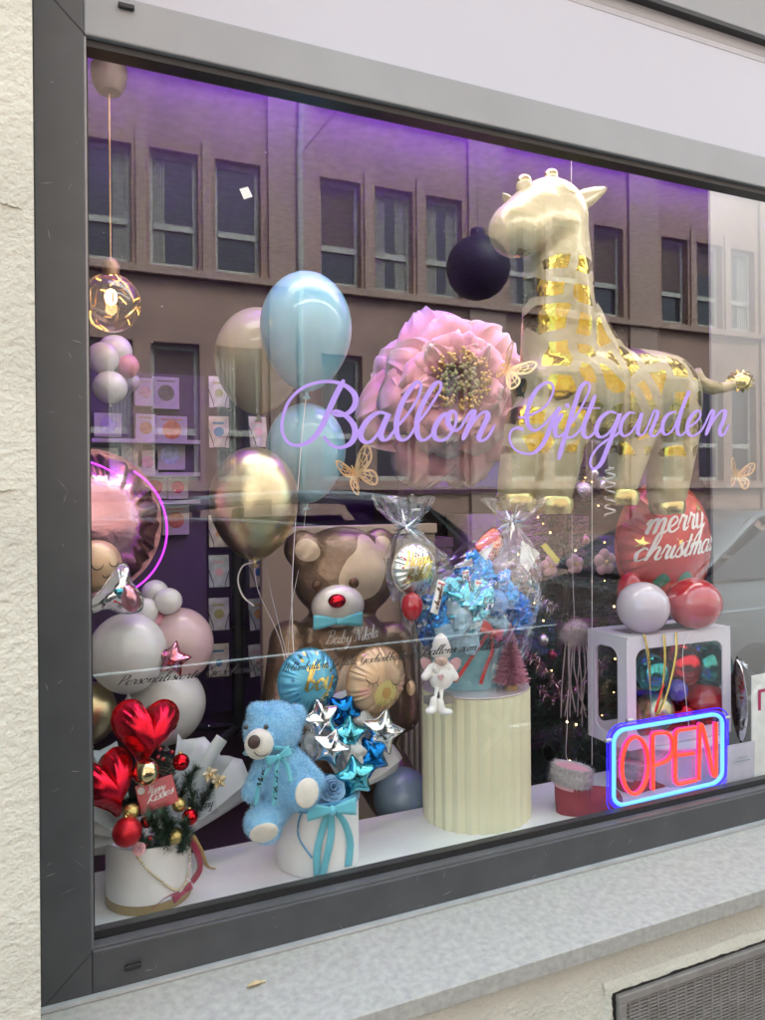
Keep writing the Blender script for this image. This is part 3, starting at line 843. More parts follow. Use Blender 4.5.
for x, y, r in ((30, 38, 8), (-38, 4, 7), (0, 4, 4), (10, -38, 4), (-18, 36, 4)):
    patch(b, onto(tree, c, R, .001), [(s * (x + r * (1 if i % 2 == 0 else .4) * cos(pi * i / 5)), s * (y + r * (1 if i % 2 == 0 else .4) * sin(pi * i / 5))) for i in range(10)], 3)
b.build('gold_stars', gp_, o, False)
b = B()
for sg in (-1, 1): patch(b, onto(tree, c, R, .001), [(s * (-5 + sg * (4 + 17 * t)), s * (-32 + 7 * sin(pi * t) * q + 4 * t * sg * .4)) for q in (1, -1) for t in ([i / 8 for i in range(9)] if q == 1 else [1 - i / 8 for i in range(9)])], 3)
b.build('holly_leaf_print', mat('green_print', (.05, .18, .12), .4, var=0), o, False)

# giraffe
y0 = .40; s = mpp(600, y0)
def g(u, v, dy=0): return P(u, v, y0 + dy)
gm, n, l = nt('giraffe_foil')
out = n.new('ShaderNodeOutputMaterial'); tc = n.new('ShaderNodeTexCoord'); mp = n.new('ShaderNodeMapping'); mp.inputs['Scale'].default_value = (1, .35, .9)
nz = n.new('ShaderNodeTexNoise'); nz.inputs['Scale'].default_value = 9; nz.inputs['Detail'].default_value = 1
l.new(tc.outputs['Object'], nz.inputs['Vector'])
sx_ = n.new('ShaderNodeSeparateXYZ'); cx3 = n.new('ShaderNodeCombineXYZ'); l.new(tc.outputs['Object'], sx_.inputs[0]); l.new(sx_.outputs['X'], cx3.inputs[0]); l.new(sx_.outputs['Z'], cx3.inputs[1])
mx = n.new('ShaderNodeMix'); mx.data_type = 'VECTOR'; mx.inputs[0].default_value = .06
l.new(cx3.outputs[0], mx.inputs[4]); l.new(nz.outputs['Color'], mx.inputs[5])
vo = n.new('ShaderNodeTexVoronoi'); vo.voronoi_dimensions = '2D'; vo.feature = 'DISTANCE_TO_EDGE'; vo.inputs['Scale'].default_value = 12; vo.inputs['Randomness'].default_value = .8; l.new(mx.outputs[1], vo.inputs['Vector'])
gt = n.new('ShaderNodeMath'); gt.operation = 'GREATER_THAN'; gt.inputs[1].default_value = .175; l.new(vo.outputs['Distance'], gt.inputs[0])
at = n.new('ShaderNodeVertexColor'); at.layer_name = 'tone'
mm = n.new('ShaderNodeMath'); mm.operation = 'MULTIPLY'; l.new(gt.outputs[0], mm.inputs[0]); l.new(at.outputs['Color'], mm.inputs[1])
p1 = n.new('ShaderNodeBsdfPrincipled'); p1.inputs['Base Color'].default_value = (.32, .28, .16, 1); p1.inputs['Metallic'].default_value = .2; p1.inputs['Roughness'].default_value = .38; p1.inputs['Coat Weight'].default_value = .2
p2 = n.new('ShaderNodeBsdfPrincipled'); p2.inputs['Base Color'].default_value = (.36, .26, .04, 1); p2.inputs['Metallic'].default_value = 1; p2.inputs['Roughness'].default_value = .16
nb = n.new('ShaderNodeTexNoise'); nb.inputs['Scale'].default_value = 22; l.new(tc.outputs['Object'], nb.inputs['Vector'])
bp = n.new('ShaderNodeBump'); bp.inputs['Strength'].default_value = .3; bp.inputs['Distance'].default_value = .02; l.new(nb.outputs['Fac'], bp.inputs['Height']); l.new(bp.outputs[0], p2.inputs['Normal'])
bp1 = n.new('ShaderNodeBump'); bp1.inputs['Strength'].default_value = .28; bp1.inputs['Distance'].default_value = .02; l.new(nb.outputs['Fac'], bp1.inputs['Height']); l.new(bp1.outputs[0], p1.inputs['Normal'])
ms = n.new('ShaderNodeMixShader'); l.new(mm.outputs[0], ms.inputs[0]); l.new(p1.outputs[0], ms.inputs[1]); l.new(p2.outputs[0], ms.inputs[2]); l.new(ms.outputs[0], out.inputs[0])
creamfoil = mat('cream_foil', (.32, .28, .16), .34, metal=.2, var=.03, coat=.4, bump=.1, bs=22)
gi = T('giraffe_balloon', 'big cream giraffe foil balloon with gold patches', 'balloon', g(610, 512))
b = B()
b.ell(g(562, 392), (44 * s, .13, 60 * s)); b.cap(g(562, 392), g(655, 396, .02), 50 * s, 47 * s); b.ell(g(660, 402, .02), (42 * s, .13, 50 * s))
b.cap(g(560, 370), g(557, 250), 39 * s, 32 * s); b.cap(g(600, 385), g(566, 300), 40 * s, 24 * s)
b.cap(g(557, 250), g(553, 225), 32 * s, 33 * s)
b.ell(g(548, 221), (40 * s, .11, 41 * s), rot(0, 0, 20)); b.cap(g(535, 220, -.02), g(516, 230, -.04), 32 * s, 26 * s)
for (u1, v1, d1, u2, v2, d2, r1, r2) in ((533, 425, -.02, 516, 488, -.06, 27, 18), (562, 430, -.07, 554, 490, -.09, 26, 18), (634, 425, 0, 622, 482, -.02, 26, 17), (672, 425, .02, 667, 492, .0, 30, 21)):
    b.cap(g(u1, v1, d1), g(u2, v2, d2), r1 * s, r2 * s); b.cap(g(u2, v2, d2), g(u2 - 1, v2 + 6, d2), r2 * s, r2 * s * .9)
gb = b.build('body', gm, gi, remesh=.0095)
w = W[gb.name]; ca = gb.data.color_attributes.new('tone', 'FLOAT_COLOR', 'POINT')
zl, zh = g(600, 455).z, g(560, 265).z
for i, vx in enumerate(gb.data.vertices):
    z = vx.co.z + w.z; k = 1.0 if zl < z < zh else 0.0
    if z <= zl and vx.co.x + w.x > 0: k = .0
    ca.data[i].color = (k, k, k, 1)
for (u, v, d) in ((516, 504, -.06), (553, 507, -.09), (620, 499, -.02), (667, 508, .0)):
    B().lathe([(.004, -.02), (17 * s, -.018), (19 * s, 0), (18.5 * s, .02), (16 * s, .03)], g(u, v, d), 24).build('hoof', mat('gold_olive_foil', (.50, .42, .18), .25, metal=1, bump=.3, bs=30), gi)
B().tube(crs([g(694, 372, .02), g(702, 384, .02), g(718, 388, .01), g(733, 385, .0)], 5), [8 * s] * 10 + [6 * s] * 6, 14).build('tail', creamfoil, gi)
b = B(); b.ell(g(740, 381), (13 * s, .03, 10 * s), rot(0, 0, -10), 16, 10)
for i in range(14):
    a = 2 * pi * i / 14; b.cap(g(740 + 9 * cos(a), 381 - 7 * sin(a)), g(740 + 14 * cos(a), 381 - 11 * sin(a)), .012, .003, 6)
b.build('tail_tuft', goldfoil, gi)
for (u, v, d, u2, v2) in ((526, 200, -.03, 524, 186), (552, 196, .02, 551, 180)):
    hn = B().cap(g(u, v, d), g(u2, v2, d), 7 * s, 7.5 * s).build('horn', creamfoil, gi)
    B().ell(g(u2, v2 - 5, d), (7 * s, .02, 6 * s)).build('horn_tip', goldfoil, hn)
b = B(); R = rot(-15, 10, 38); foilp = [(.35 * x, y) for x, y in disc(40)]
foil([(x * (1 - .35 * y), y) for x, y in foilp], g(584, 199, 0), 27 * s, .022, rot(-10, 5, 62), .3, 10, 10).build('ear', creamfoil, gi)
foil([(x * (1 - .35 * y), y) for x, y in foilp], g(512, 205, .06), 16 * s, .02, rot(15, 5, -60), .3, 10, 10).build('ear', creamfoil, gi)
tree = bvh(gb); fn = onto(tree, g(552, 198), Matrix.Identity(3), .002)
b = write([crs([(s * x, s * y, 0) for x, y in ((-10, 2), (-4, -4), (4, -5), (10, 0))], 6), [V((-8 * s, 0, 0)), V((-13 * s, 6 * s, 0))], [V((-2 * s, -4 * s, 0)), V((-4 * s, 4 * s, 0))], [V((4 * s, -4 * s, 0)), V((5 * s, 4 * s, 0))]], .006, .008, fn)
b.build('eyelash', gp_, gi, False)

# big brown bear balloon
y0 = .56; s = mpp(345, y0)
BR = mat('brown_foil', (.22, .145, .095), (.36), metal=.6, bump=.4, bs=13, coat=.3); TN = mat('tan_foil', (.60, .47, .34), .4, metal=.3, bump=.1, bs=14); WT = mat('white_foil', (.70, .65, .60), .35, metal=.2, coat=.3)
be = T('bear_balloon', 'large brown teddy bear foil balloon with red nose and blue bow', 'balloon', g(342, 800))
b = B(); b.ell(g(345, 575), (55 * s, .11, 45 * s)); b.ell(g(342, 560), (44 * s, .1, 34 * s))
head = None
b.ell(g(340, 705), (66 * s, .15, 88 * s)); b.ell(g(340, 640), (48 * s, .12, 35 * s))
b.cap(g(290, 640, -.02), g(279, 722, -.07), 20 * s, 19 * s); b.cap(g(392, 640, -.02), g(402, 715, -.05), 20 * s, 18 * s)
b.cap(g(300, 775, -.02), g(288, 805, -.08), 30 * s, 26 * s); b.cap(g(385, 775, -.02), g(396, 795, -.08), 30 * s, 28 * s)
b.ell(g(302, 549), (19 * s, .04, 19 * s)); b.ell(g(379, 545), (19 * s, .04, 18 * s))
bb = b.build('body', BR, be, remesh=.009)
tree = bvh(bb); I3 = Matrix.Identity(3)
for u, v in ((302, 549), (376, 546)): patch(B(), onto(tree, g(u, v), I3, .002), circ(0, 0, 11 * s), 4).build('ear_lining', TN, be)
patch(B(), onto(tree, g(342, 690), I3, .002), circ(0, 0, 26 * s, 30, 42 * s), 8).build('belly_patch', TN, be)
patch(B(), onto(tree, g(346, 562), I3, .002), [(s * x, s * y) for x, y in [(q.x, q.y) for q in crs([(-12, -34, 0), (-22, -14, 0), (-14, 4, 0), (-3, 14, 0), (4, 27, 0), (16, 26, 0), (26, 10, 0), (28, -8, 0), (16, -30, 0)], 5, True)]], 8).build('face_patch', TN, be)
for u, v in ((317, 586), (354, 583)): B().ell(P(u, v, y0 - .118), (5 * s, .008, 5 * s)).build('eye', mat('brown_eye', (.10, .045, .02), .2, metal=.5), be)
B().ell(P(338, 606, y0 - .115), (26 * s, .045, 20 * s)).build('muzzle', WT, be)
B().ell(P(337, 601, y0 - .165), (8.5 * s, .02, 6.5 * s)).build('nose', foilm('red_foil', (.62, .015, .03), .2, .1), be)
tur = mat('turquoise_satin', (.14, .52, .64), .35, var=.1, sheen=.3)


def bow(c, w, h, m, parent=None, R=None, top=None, tails=()):
    """ribbon bow of two loops, a knot and hanging tails"""
    R = R or Matrix.Identity(3); c = V(c); b = B()
    for sg in (-1, 1):
        G = []
        for i in range(13):
            t = 2 * pi * i / 12; x = sg * w * (.5 - .5 * cos(t)); zc = .18 * h * sin(t) * 1.2 + .12 * h * (x / w * sg); hh = h * (.18 + .8 * (abs(x) / w) ** .8) / 2
            G.append([c + R @ V((x, -.25 * h * sin(t) - .01, zc * .4 + q * hh)) for q in (-1, -.5, 0, .5, 1)])
        b.grid(G)
    b.ell(c + R @ V((0, -.012, 0)), (w * .16, w * .14, h * .24), R, 12, 8)
    for pts in tails:
        pts = crs(pts, 6); b.grid([[p + R @ V((q * h * .2, -.002, 0)) for q in (-1, 0, 1)] for p in pts])
    return b.build('bow', m, parent, True, solid=.0012, top=top)


bow(P(337, 621, y0 - .15), 24 * s, 14 * s, tur, be)
st, w = script('Baby Nikola'); k = 54 / w; f0 = onto(tree, P(313, 638, y0), I3, .002)
write(st, .08, .18, lambda a, q: f0(a * k * s, (q * 5.2 + a * k * .05) * s)).build('lettering', wl_, be, False)

# pink moon foil and violet hoop
c = P(92, 522, .52); s = mpp(95, .52); R = rot(12, -4)
mo = T('moon_balloon', 'round shiny pink foil moon balloon with a sleeping peach face at the left jamb', 'balloon', c - V((0, 0, .15)))
foil(disc(), c, (68 * s, 70 * s), .10, R, .55, 22, 20, seed=3).build('foil_skin', foilm('pink_foil', (.52, .27, .31), .26, .2, 14), mo)
PE = mat('peach_foil', (.62, .42, .26), .38, metal=.35, bump=.08, bs=14, coat=.2)
fc = P(94, 565, .43); fo = B().ell(fc, (26 * s, .05, 25 * s)); fo = fo.build('face', PE, mo)
tree = bvh(fo); f0 = onto(tree, fc, rot(10), .001)
arc = lambda x, y, r: [V((s * (x + r * cos(t)), s * (y + r * sin(t)), 0)) for t in [pi + pi * i / 10 for i in range(11)]]
write([arc(-2, 2, 5), arc(14, 4, 5), arc(6, -8, 3)], .0022, .0028, f0).build('face_print', black, mo, False)
neonv = mat('violet_neon', (.50, .03, 1), .4, emit=.36, var=0)
B().tube([P(100 + 67 * cos(a), 530 - 68 * sin(a), .44) for a in [radians(-62 + 215 * i / 60) for i in range(61)] if True][:35], .0022, 8).build('neon_hoop', neonv, top=('thin glowing violet hoop along the right edge of the pink moon balloon', 'neon light'))
B().tube([P(90, 462, .42), P(103, 467, .42), P(116, 474, .42)], .0022, 8).build('neon_hoop', neonv, top=('short glowing violet tube across the top of the pink moon balloon', 'neon light'))
# stork
sb = B(); c = P(116, 592, .30); s = mpp(116, .30)
so_ = T('stork_balloon', 'small silver stork foil balloon above the large white balloon', 'balloon', c - V((0, 0, .05)))
foil([(x * s, y * s) for x, y in [(p.x, p.y) for p in crs([(v[0], v[1], 0) for v in ((-26, -8), (-14, 4), (-2, 20), (4, 27), (12, 24), (14, 12), (20, 2), (26, -6), (24, -20), (8, -22), (-8, -16), (-22, -18))], 6, True)]], c, 1, .028, rot(10), .5, 14, 12, seed=8).build('foil_skin', silverfoil, so_)
foil(disc(40), c + V((s * 12, -.02, -s * 6)), (9 * s, 14 * s), .014, rot(10, 0, -20), .4, 12, 8).build('bundle', foilm('dusty_pink_foil', (.6, .3, .35), .3), so_)
foil(disc(40), c + V((s * 2, -.022, s * 1)), (7 * s, 5 * s), .008, rot(10), .4, 12, 8).build('wing_band', foilm('teal_foil', (.08, .40, .50), .2), so_)
b = B(); b.ell(c + V((s * 6, -.024, s * 17)), .002, None, 8, 6); b.build('eye', black, so_)
foil(star(), P(173, 659, .31), 19 * mpp(173, .31), .022, rot(-25, 0, 12), .3, 10, 14).build('star_balloon', foilm('pink_star_foil', (.66, .25, .33), .14, .15), top=('pink foil star stuck between the large white and the blush pink balloon', 'balloon'))

# boy balloon and baby face, stars
BLUE = mat('sky_blue_foil', (.12, .44, .62), .35, metal=.35, bump=.1, bs=14, coat=.3)
c = P(308, 681, .23); s = mpp(308, .23); R = rot(8, -5)
bo = T('foil_balloon', 'round sky blue foil balloon reading it is a boy in gold', 'balloon', c - V((0, 0, .08)))
bs_ = foil(disc(), c, (32 * s, 31.5 * s), .038, R, .4, 26).build('foil_skin', BLUE, bo)
tree = bvh(bs_); f0 = onto(tree, c, R, .001)
for txt, x0, x1, y, xh in (("it's a", -9, 18, 12, 5), ('boy', -13, 20, -7, 11)):
    st, w = script(txt, .3); k = (x1 - x0) / w
    write(st, .1, .27 if txt == 'boy' else .18, lambda a, q: f0((x0 + a * k) * s, (y + q * xh) * s)).build('lettering', gp_, bo, False)
b = B(); b2 = B(); rnd = random.Random(5)
for i in range(26):
    a = rnd.uniform(0, 2 * pi); r = rnd.uniform(20, 29); q = rnd.uniform(1, 3.2)
    patch(b if i % 3 else b2, f0, [(s * (r * cos(a) + q * (1 if j % 2 == 0 else .45) * cos(pi * j / 5)), s * (r * sin(a) + q * (1 if j % 2 == 0 else .45) * sin(pi * j / 5))) for j in range(10)], 2)
b.build('star_print', mat('navy_print', (.03, .14, .28), .4, var=0), bo, False); b2.build('star_print', gp_, bo, False)
c = P(376, 680, .23); s = mpp(376, .23); R = rot(10, 0)
bf = T('foil_balloon', 'round peach foil balloon with sleeping baby face and dummy', 'balloon', c - V((0, 0, .08)))
o = foil(disc(), c, (34 * s, 33 * s), .045, R, .3, 24, seed=4).build('foil_skin', PE, bf)
tree = bvh(o); f0 = onto(tree, c, R, .001)
def lash(x, y): return [arc(x, y, 6), [V((s * (x - 3), s * (y - 5), 0)), V((s * (x - 5), s * (y - 9), 0))], [V((s * x, s * (y - 6), 0)), V((s * x, s * (y - 10), 0))], [V((s * (x + 3), s * (y - 5), 0)), V((s * (x + 5), s * (y - 9), 0))]]
s_ = s; write(lash(-15, 8) + lash(12, 3), .0015, .0022, f0).build('eyelash', black, bf, False)
patch(B(), onto(tree, c, R, .0007), circ(0, -s * 10, s * 13, 24), 5).build('dummy', mat('pale_yellow_print', (.62, .52, .20), .4, var=0), bf, False)
patch(B(), onto(tree, c, R, .0014), circ(0, -s * 9, s * 5.5, 24), 4).build('dummy', mat('ochre_print', (.50, .30, .10), .4, var=0), bf, False)
B().tube([c + R @ V((s * 4.5 * cos(t), -.05, s * (-18 + 5 * sin(t)))) for t in [2 * pi * i / 20 for i in range(20)]], .0008, 6, True).build('dummy_ring', mat('ochre_print', (.5, .3, .1)), bf)
foil(disc(30), P(411, 688, .25), (5 * s, 8 * s), .012, R, .3, 8, 8).build('ear', PE, bf)
blus = mat('blush_print', (.70, .38, .30), .4, var=0)
for x in (-22, 20): patch(B(), onto(tree, c, R, .0007), circ(s * x, -s * 6, s * 5, 18), 3).build('cheek', blus, bf, False)
teal = foilm('teal_star_foil', (.12, .50, .62), .16, .12); dblue = foilm('royal_blue_foil', (.01, .17, .50), .14, .12)
for i, (u, v, r, m, y, tl, lab) in enumerate(((343, 712, 19, dblue, .22, 30, 'royal blue foil star touching the boy balloon'), (321, 719, 19, silverfoil, .19, -12, 'silver foil star directly under the boy balloon'), (381, 732, 21, silverfoil, .19, 15, 'silver foil star under the sleeping baby face'),
        (348, 735, 18, teal, .175, 5, 'teal foil star between the silver ones'), (371, 757, 20, dblue, .18, -22, 'royal blue foil star at the right edge of the white hat box bouquet'), (330, 748, 18, silverfoil, .15, 20, 'silver foil star lowest on the left, beside the bear paw'), (355, 777, 20, teal, .125, -8, 'teal foil star in front, just above the turquoise bow'))):
    foil(star(5, .56), P(u, v, y), r * 1.17 * mpp(u, y), .022, rot(-6 + 14 * sin(i * 2.1), 0, tl), .25, 10, 14, seed=i).build('star_balloon', m, top=(lab, 'balloon', 'foil stars in the blue bouquet'))
# red hearts
RF = mat('red_glitter_foil', (.60, .008, .025), .2, metal=1, c2=(.74, .02, .05), vs=260, bump=.5, bs=380)
foil(heart(), P(144, 733, .17), (36 * mpp(144, .17), 33 * mpp(144, .17)), .055, rot(14, -4, 10), .3, 24, 16, seed=1).build('heart_balloon', RF, top=('large glittering red heart foil balloon, the upper of two', 'balloon', 'red hearts in the left flower box'))
foil(heart(), P(107, 787, .15), (32 * mpp(110, .15), 34 * mpp(110, .15)), .05, rot(22, -3, -14), .3, 24, 16, seed=2).build('heart_balloon', RF, top=('glittering red heart foil balloon half cut off by the window jamb', 'balloon', 'red hearts in the left flower box'))
# ------------------------------------------------------------------ left flower box and its bouquet
SH = .882
def needles(b, pts, n, L, r=.0007, spread=.8, rnd=random):
    """fir twig: needles round a curve"""
    pts = crs(pts, 8); m = len(pts)
    b.tube(pts, .0016, 5)
    for i in range(n):
        k = rnd.randrange(m - 1); p = pts[k].lerp(pts[k + 1], rnd.random()); d = (pts[k + 1] - pts[k]).normalized()
        a = V((rnd.gauss(0, 1), rnd.gauss(0, 1), rnd.gauss(0, 1))); a -= d * a.dot(d)
        if a.length < 1e-3: continue
        a.normalize(); e = p + (d * (1 - spread * .5) + a * spread).normalized() * L * rnd.uniform(.7, 1.1); s = d.cross(a) * r
        b.add([p - s, p + s, e], [(0, 1, 2)])
    return b


bc = V((.122, .190, SH)); s1 = mpp(150, .19)
fb = T('flower_box', 'round white hat box with gold band and pearl chain, holding red hearts', 'flower box', bc)
B().lathe([(.084, .0185), (.084, .128), (.080, .128), (.080, .108), (0.001, .107)], bc, 56).build('box_wall', whitepaint, fb)
B().lathe([(.002, .001), (.0848, .001), (.0848, .018), (.08, .018)], bc, 56).build('gold_band', mat('gold_satin_band', (.42, .29, .12), .35, metal=.5), fb)
pearl = mat('gold_pearl', (.72, .60, .36), .18, metal=.6, var=.05)
fpt = lambda u, v, off=.0: (lambda d: V((bc.x + d.x, bc.y + d.y, 0)))(V((0, 0, 0)))
def boxpt(u, v, c, r):
    """point on the street side of an upright round box at photo position (u, v)"""
    d = P(u, v, 1) - EYE; e = EYE - V(c); e.z = 0; q = V((d.x, d.y, 0))
    A = q.dot(q); Bq = 2 * e.dot(q); Cq = e.dot(e) - r * r; D_ = Bq * Bq - 4 * A * Cq
    t = (-Bq - sqrt(max(0, D_))) / (2 * A); return EYE + d * t
b = B()
for q in crs([boxpt(137, 857, bc, .087), boxpt(148, 870, bc, .087), boxpt(160, 880, bc, .087), boxpt(172, 889, bc, .087), boxpt(180, 889, bc, .087), boxpt(188, 878, bc, .088), boxpt(190, 858, bc, .088), boxpt(190, 840, bc, .088)], 6): b.ell(q, .0024, None, 10, 7)
b.build('pearl_chain', pearl, fb)
wine = mat('wine_satin', (.30, .01, .05), .35, sheen=.3)
bow(boxpt(180, 891, bc, .092), .022, .018, wine, fb, rot(20, 0, -20), tails=[[boxpt(178, 892, bc, .092), boxpt(166, 897, bc, .092), boxpt(152, 908, bc, .091)]])
def strip(pts, w, m, name, parent=None, top=None, wv=(0, 0, 1), tw=0):
    pts = crs(pts, 8); b = B(); n = len(pts)
    def wid(i):
        a = tw * i / n; d = V(wv).normalized(); t = (pts[min(n - 1, i + 1)] - pts[max(0, i - 1)]).normalized(); c = d - t * d.dot(t)
        c = c.normalized() if c.length > 1e-3 else V((1, 0, 0)); return (c * cos(a) + t.cross(c) * sin(a)) * (w / 2)
    b.grid([[pts[i] - wid(i), pts[i], pts[i] + wid(i)] for i in range(n)])
    return b.build(name, m, parent, True, solid=.0007, top=top)
strip([P(188, 838, .12), P(196, 850, .115), P(200, 868, .11), P(192, 882, .112)], .013, wine, 'ribbon', None, ('wine red satin ribbon hanging down the right side of the gold banded box', 'ribbon'), (1, 0, .2), 1.2)
strip([P(192, 836, .13), P(200, 850, .125), P(207, 866, .12), P(216, 869, .115)], .012, mat('old_gold_satin', (.42, .28, .10), .35), 'ribbon', None, ('old gold satin ribbon curling behind the wine red one', 'ribbon'), (1, 0, .4), 1.5)
wrap = mat('frosted_wrap', (.76, .79, .79), .35, lucid=.3, var=.04)
def fan(u, v, y, a0, a1, rp, lab, m=wrap, n=9, ru=None, grp=None, r0=.2, seed=0, name='wrapping_sheet'):
    """pleated sheet of florist film fanned out behind a bouquet"""
    s = mpp(u, y); c = P(u, v, y); G = []
    for i in range(n * 4 + 1):
        t = i / (n * 4); a = radians(a0 + (a1 - a0) * t); row = []
        R_ = rp * (1 + .10 * noise.noise((t * 4, seed, 0)) + (.05 if int(t * n) % 2 else 0))
        for k in range(9):
            q = r0 + (1 - r0) * k / 8; fo = .034 * (abs((t * n) % 2 - 1) - .5) * q + .05 * q * q
            row.append(c + V((s * R_ * q * cos(a), fo, s * R_ * q * sin(a))))
        G.append(row)
    return B().grid(G).build(name, m, None, True, solid=.0006, top=(lab, 'wrapping paper', grp))
fan(158, 850, .26, 14, 78, 106, 'white translucent film fanned out to the right of the red hearts', n=5, seed=2)
fan(140, 850, .25, 100, 180, 104, 'white translucent film fanned out behind the half hidden heart', n=6, seed=4)
fan(126, 838, .14, 150, 192, 50, 'white translucent film at the front left of the gold banded box', n=3, seed=9, r0=.1)
strip([P(222, 738, .26), P(208, 760, .25), P(192, 792, .24), P(180, 830, .22)], .03, wrap, 'wrapping_sheet', None, ('rolled edge of white film sticking up right of the upper heart', 'wrapping paper'), (1, .2, .3), .8)
redg = mat('red_glitter_ball', (.45, .006, .015), .3, metal=.6, bump=.6, bs=500, c2=(.62, .02, .03), vs=300)
redm = mat('red_mirror_ball', (.60, .01, .02), .08, metal=1, var=0)
def bauble(u, v, r, y, m, lab, grp='baubles in the red bouquet', hang=False):
    s = mpp(u, y); c = P(u, v, y); o = T('bauble', lab, 'bauble', c, grp)
    B().ell(c, r * s).build('ball', m, o); a = V((0, .3, 1)).normalized() * r * s; R = a.to_track_quat('Z', 'Y').to_matrix()
    B().lathe([(r * s * .2, -r * s * .06), (r * s * .2, r * s * .16), (.0005, r * s * .2)], c + a, 12, R).build('cap', gold, o)
    return o
bauble(146, 772, 13.5, .135, mat('gold_mirror_ball', (.72, .55, .30), .05, metal=1, var=0), 'large mirrored gold bauble under the tip of the upper heart')
bauble(127, 832, 14.5, .10, redg, 'glittering red bauble at the front left of the bouquet')
bauble(181, 762, 8.5, .15, redm, 'shiny red bauble highest, beside the upper heart')
bauble(190, 817, 8, .125, redm, 'shiny red bauble at the right rim of the gold banded box')
bauble(146, 822, 6, .13, redm, 'small shiny red bauble below the red chocolate box')
choc = mat('crumpled_gold_wrapper', (.62, .47, .17), .3, metal=1, bump=1, bs=160, var=.2, vs=60)
for u, v, r, y, lab in ((131, 812, 8, .115, 'gold wrapped chocolate above the glittering red bauble'), (179, 805, 7, .13, 'gold wrapped chocolate right of the red chocolate box'), (175, 836, 8, .105, 'gold wrapped chocolate lowest at the rim of the gold banded box')):
    s = mpp(u, y); c = P(u, v, y); b = B().ell(c, r * s, None, 22, 14)
    b.v = [c + (p - c) * (1 + .09 * noise.noise((p - c) * 260)) for p in b.v]
    tag(b.build('chocolate_ball', choc), lab, 'chocolate', 'gold wrapped chocolates')
cb = P(157, 794, .14); R = rot(-12, -14, -14)
cbx = B().box((-.037, -.006, -.028), (.037, .006, .028), R, cb).build('chocolate_box', mat('red_card', (.45, .012, .02), .3, coat=.3), None, False, bevel=.001, top=('red chocolate box with white script between the two hearts', 'chocolate box'))
fr = lambda a, q, d=-.0066: cb + R @ V((a, d, q))
st, w = script('Kisses', .4); b = write(st, .1, .22, lambda a, q: fr(-.022 + a * .052 / w, -.012 + q * .008 + a * .0014))
st, w = script('Happy', .4); write(st, .1, .22, lambda a, q: fr(-.016 + a * .034 / w, .006 + q * .006), b); b.build('lettering', wl_, cbx, False)
b = B(); b.poly([fr(-.027 + .007 * cos(a), .016 + .007 * sin(a)) for a in [2 * pi * i / 18 for i in range(18)]]); b.build('round_label', wl_, cbx, False)
fir = mat('fir_needle', (.035, .075, .045), .6, var=.3, vs=60)
rnd = random.Random(11)
for i, (uv, lab) in enumerate((([(160, 848, .16), (157, 832, .13), (150, 815, .11)], 'fir twig leaning left over the rim of the gold banded box'), ([(170, 842, .15), (168, 826, .12), (162, 812, .10)], 'fir twig in the middle of the red bouquet'),
        ([(188, 825, .16), (192, 800, .15), (188, 775, .15)], 'fir twig rising at the right behind the gold chocolates'), ([(190, 820, .17), (204, 800, .16), (214, 782, .16)], 'fir twig reaching far right in the red bouquet'), ([(176, 800, .18), (171, 782, .17), (166, 760, .17)], 'frosted fir twig beside the mirrored gold bauble'),
        ([(150, 850, .14), (140, 838, .11), (133, 822, .12)], 'fir twig behind the glittering red bauble'), ([(180, 850, .13), (186, 836, .10), (184, 822, .10)], 'fir twig at the right of the lowest gold chocolate'),
        ([(165, 850, .13), (166, 838, .10), (172, 822, .10)], 'short fir twig over the rim between pink rose and lowest chocolate'), ([(180, 812, .17), (183, 790, .17), (196, 768, .17)], 'fir twig below the white and gold orchids'), ([(150, 800, .18), (132, 800, .17), (120, 806, .16)], 'fir twig between the two red hearts'))):
    b = needles(B(), [P(*q) for q in uv], 650, .024, .0009, .9, rnd); tag(b.build('fir_twig', fir), lab, 'twig', 'fir twigs in the red bouquet')
cone = mat('pine_cone', (.09, .06, .05), .8, c2=(.35, .32, .30), vs=90)
b = B(); c = P(168, 770, .17)
for i in range(60):
    t = i / 60; a = i * 2.4; r = .013 * sin(pi * (.15 + .8 * t)); p = c + V((r * cos(a), r * sin(a), -.016 + .036 * t)); d = V((cos(a), sin(a), .5)).normalized() * .006; s_ = V((-sin(a), cos(a), 0)) * .004
    b.add([p - s_, p + s_, p + d + s_ * .6, p + d - s_ * .6], [(0, 1, 2, 3)])
b.build('pine_cone', cone, solid=.001, top=('frosted dark pine cone behind the mirrored gold bauble', 'pine cone'))
bery = mat('red_berry', (.40, .005, .015), .15, coat=.5)
for i, (u, v, y) in enumerate(((158, 757, .15), (163, 759, .15), (160, 749, .155), (172, 752, .16), (150, 838, .115), (163, 843, .11), (146, 845, .115), (156, 808, .125))):
    c = P(u, v, y); o = B().ell(c, .0045, None, 12, 8).build('berry', bery); tag(o, 'small glossy red berry on a wire among the fir twigs of the red bouquet', 'berry', 'red berries')
    B().tube([c, c + V((.002, .01, -.02))], .0006, 5).build('stem', fir, o)
for u, v, y, lab in ((171, 846, .1, 'small gold bell'),):
    pass
rosem = mat('pink_rose_petal', (.75, .40, .42), .6, var=.1, sheen=.3)
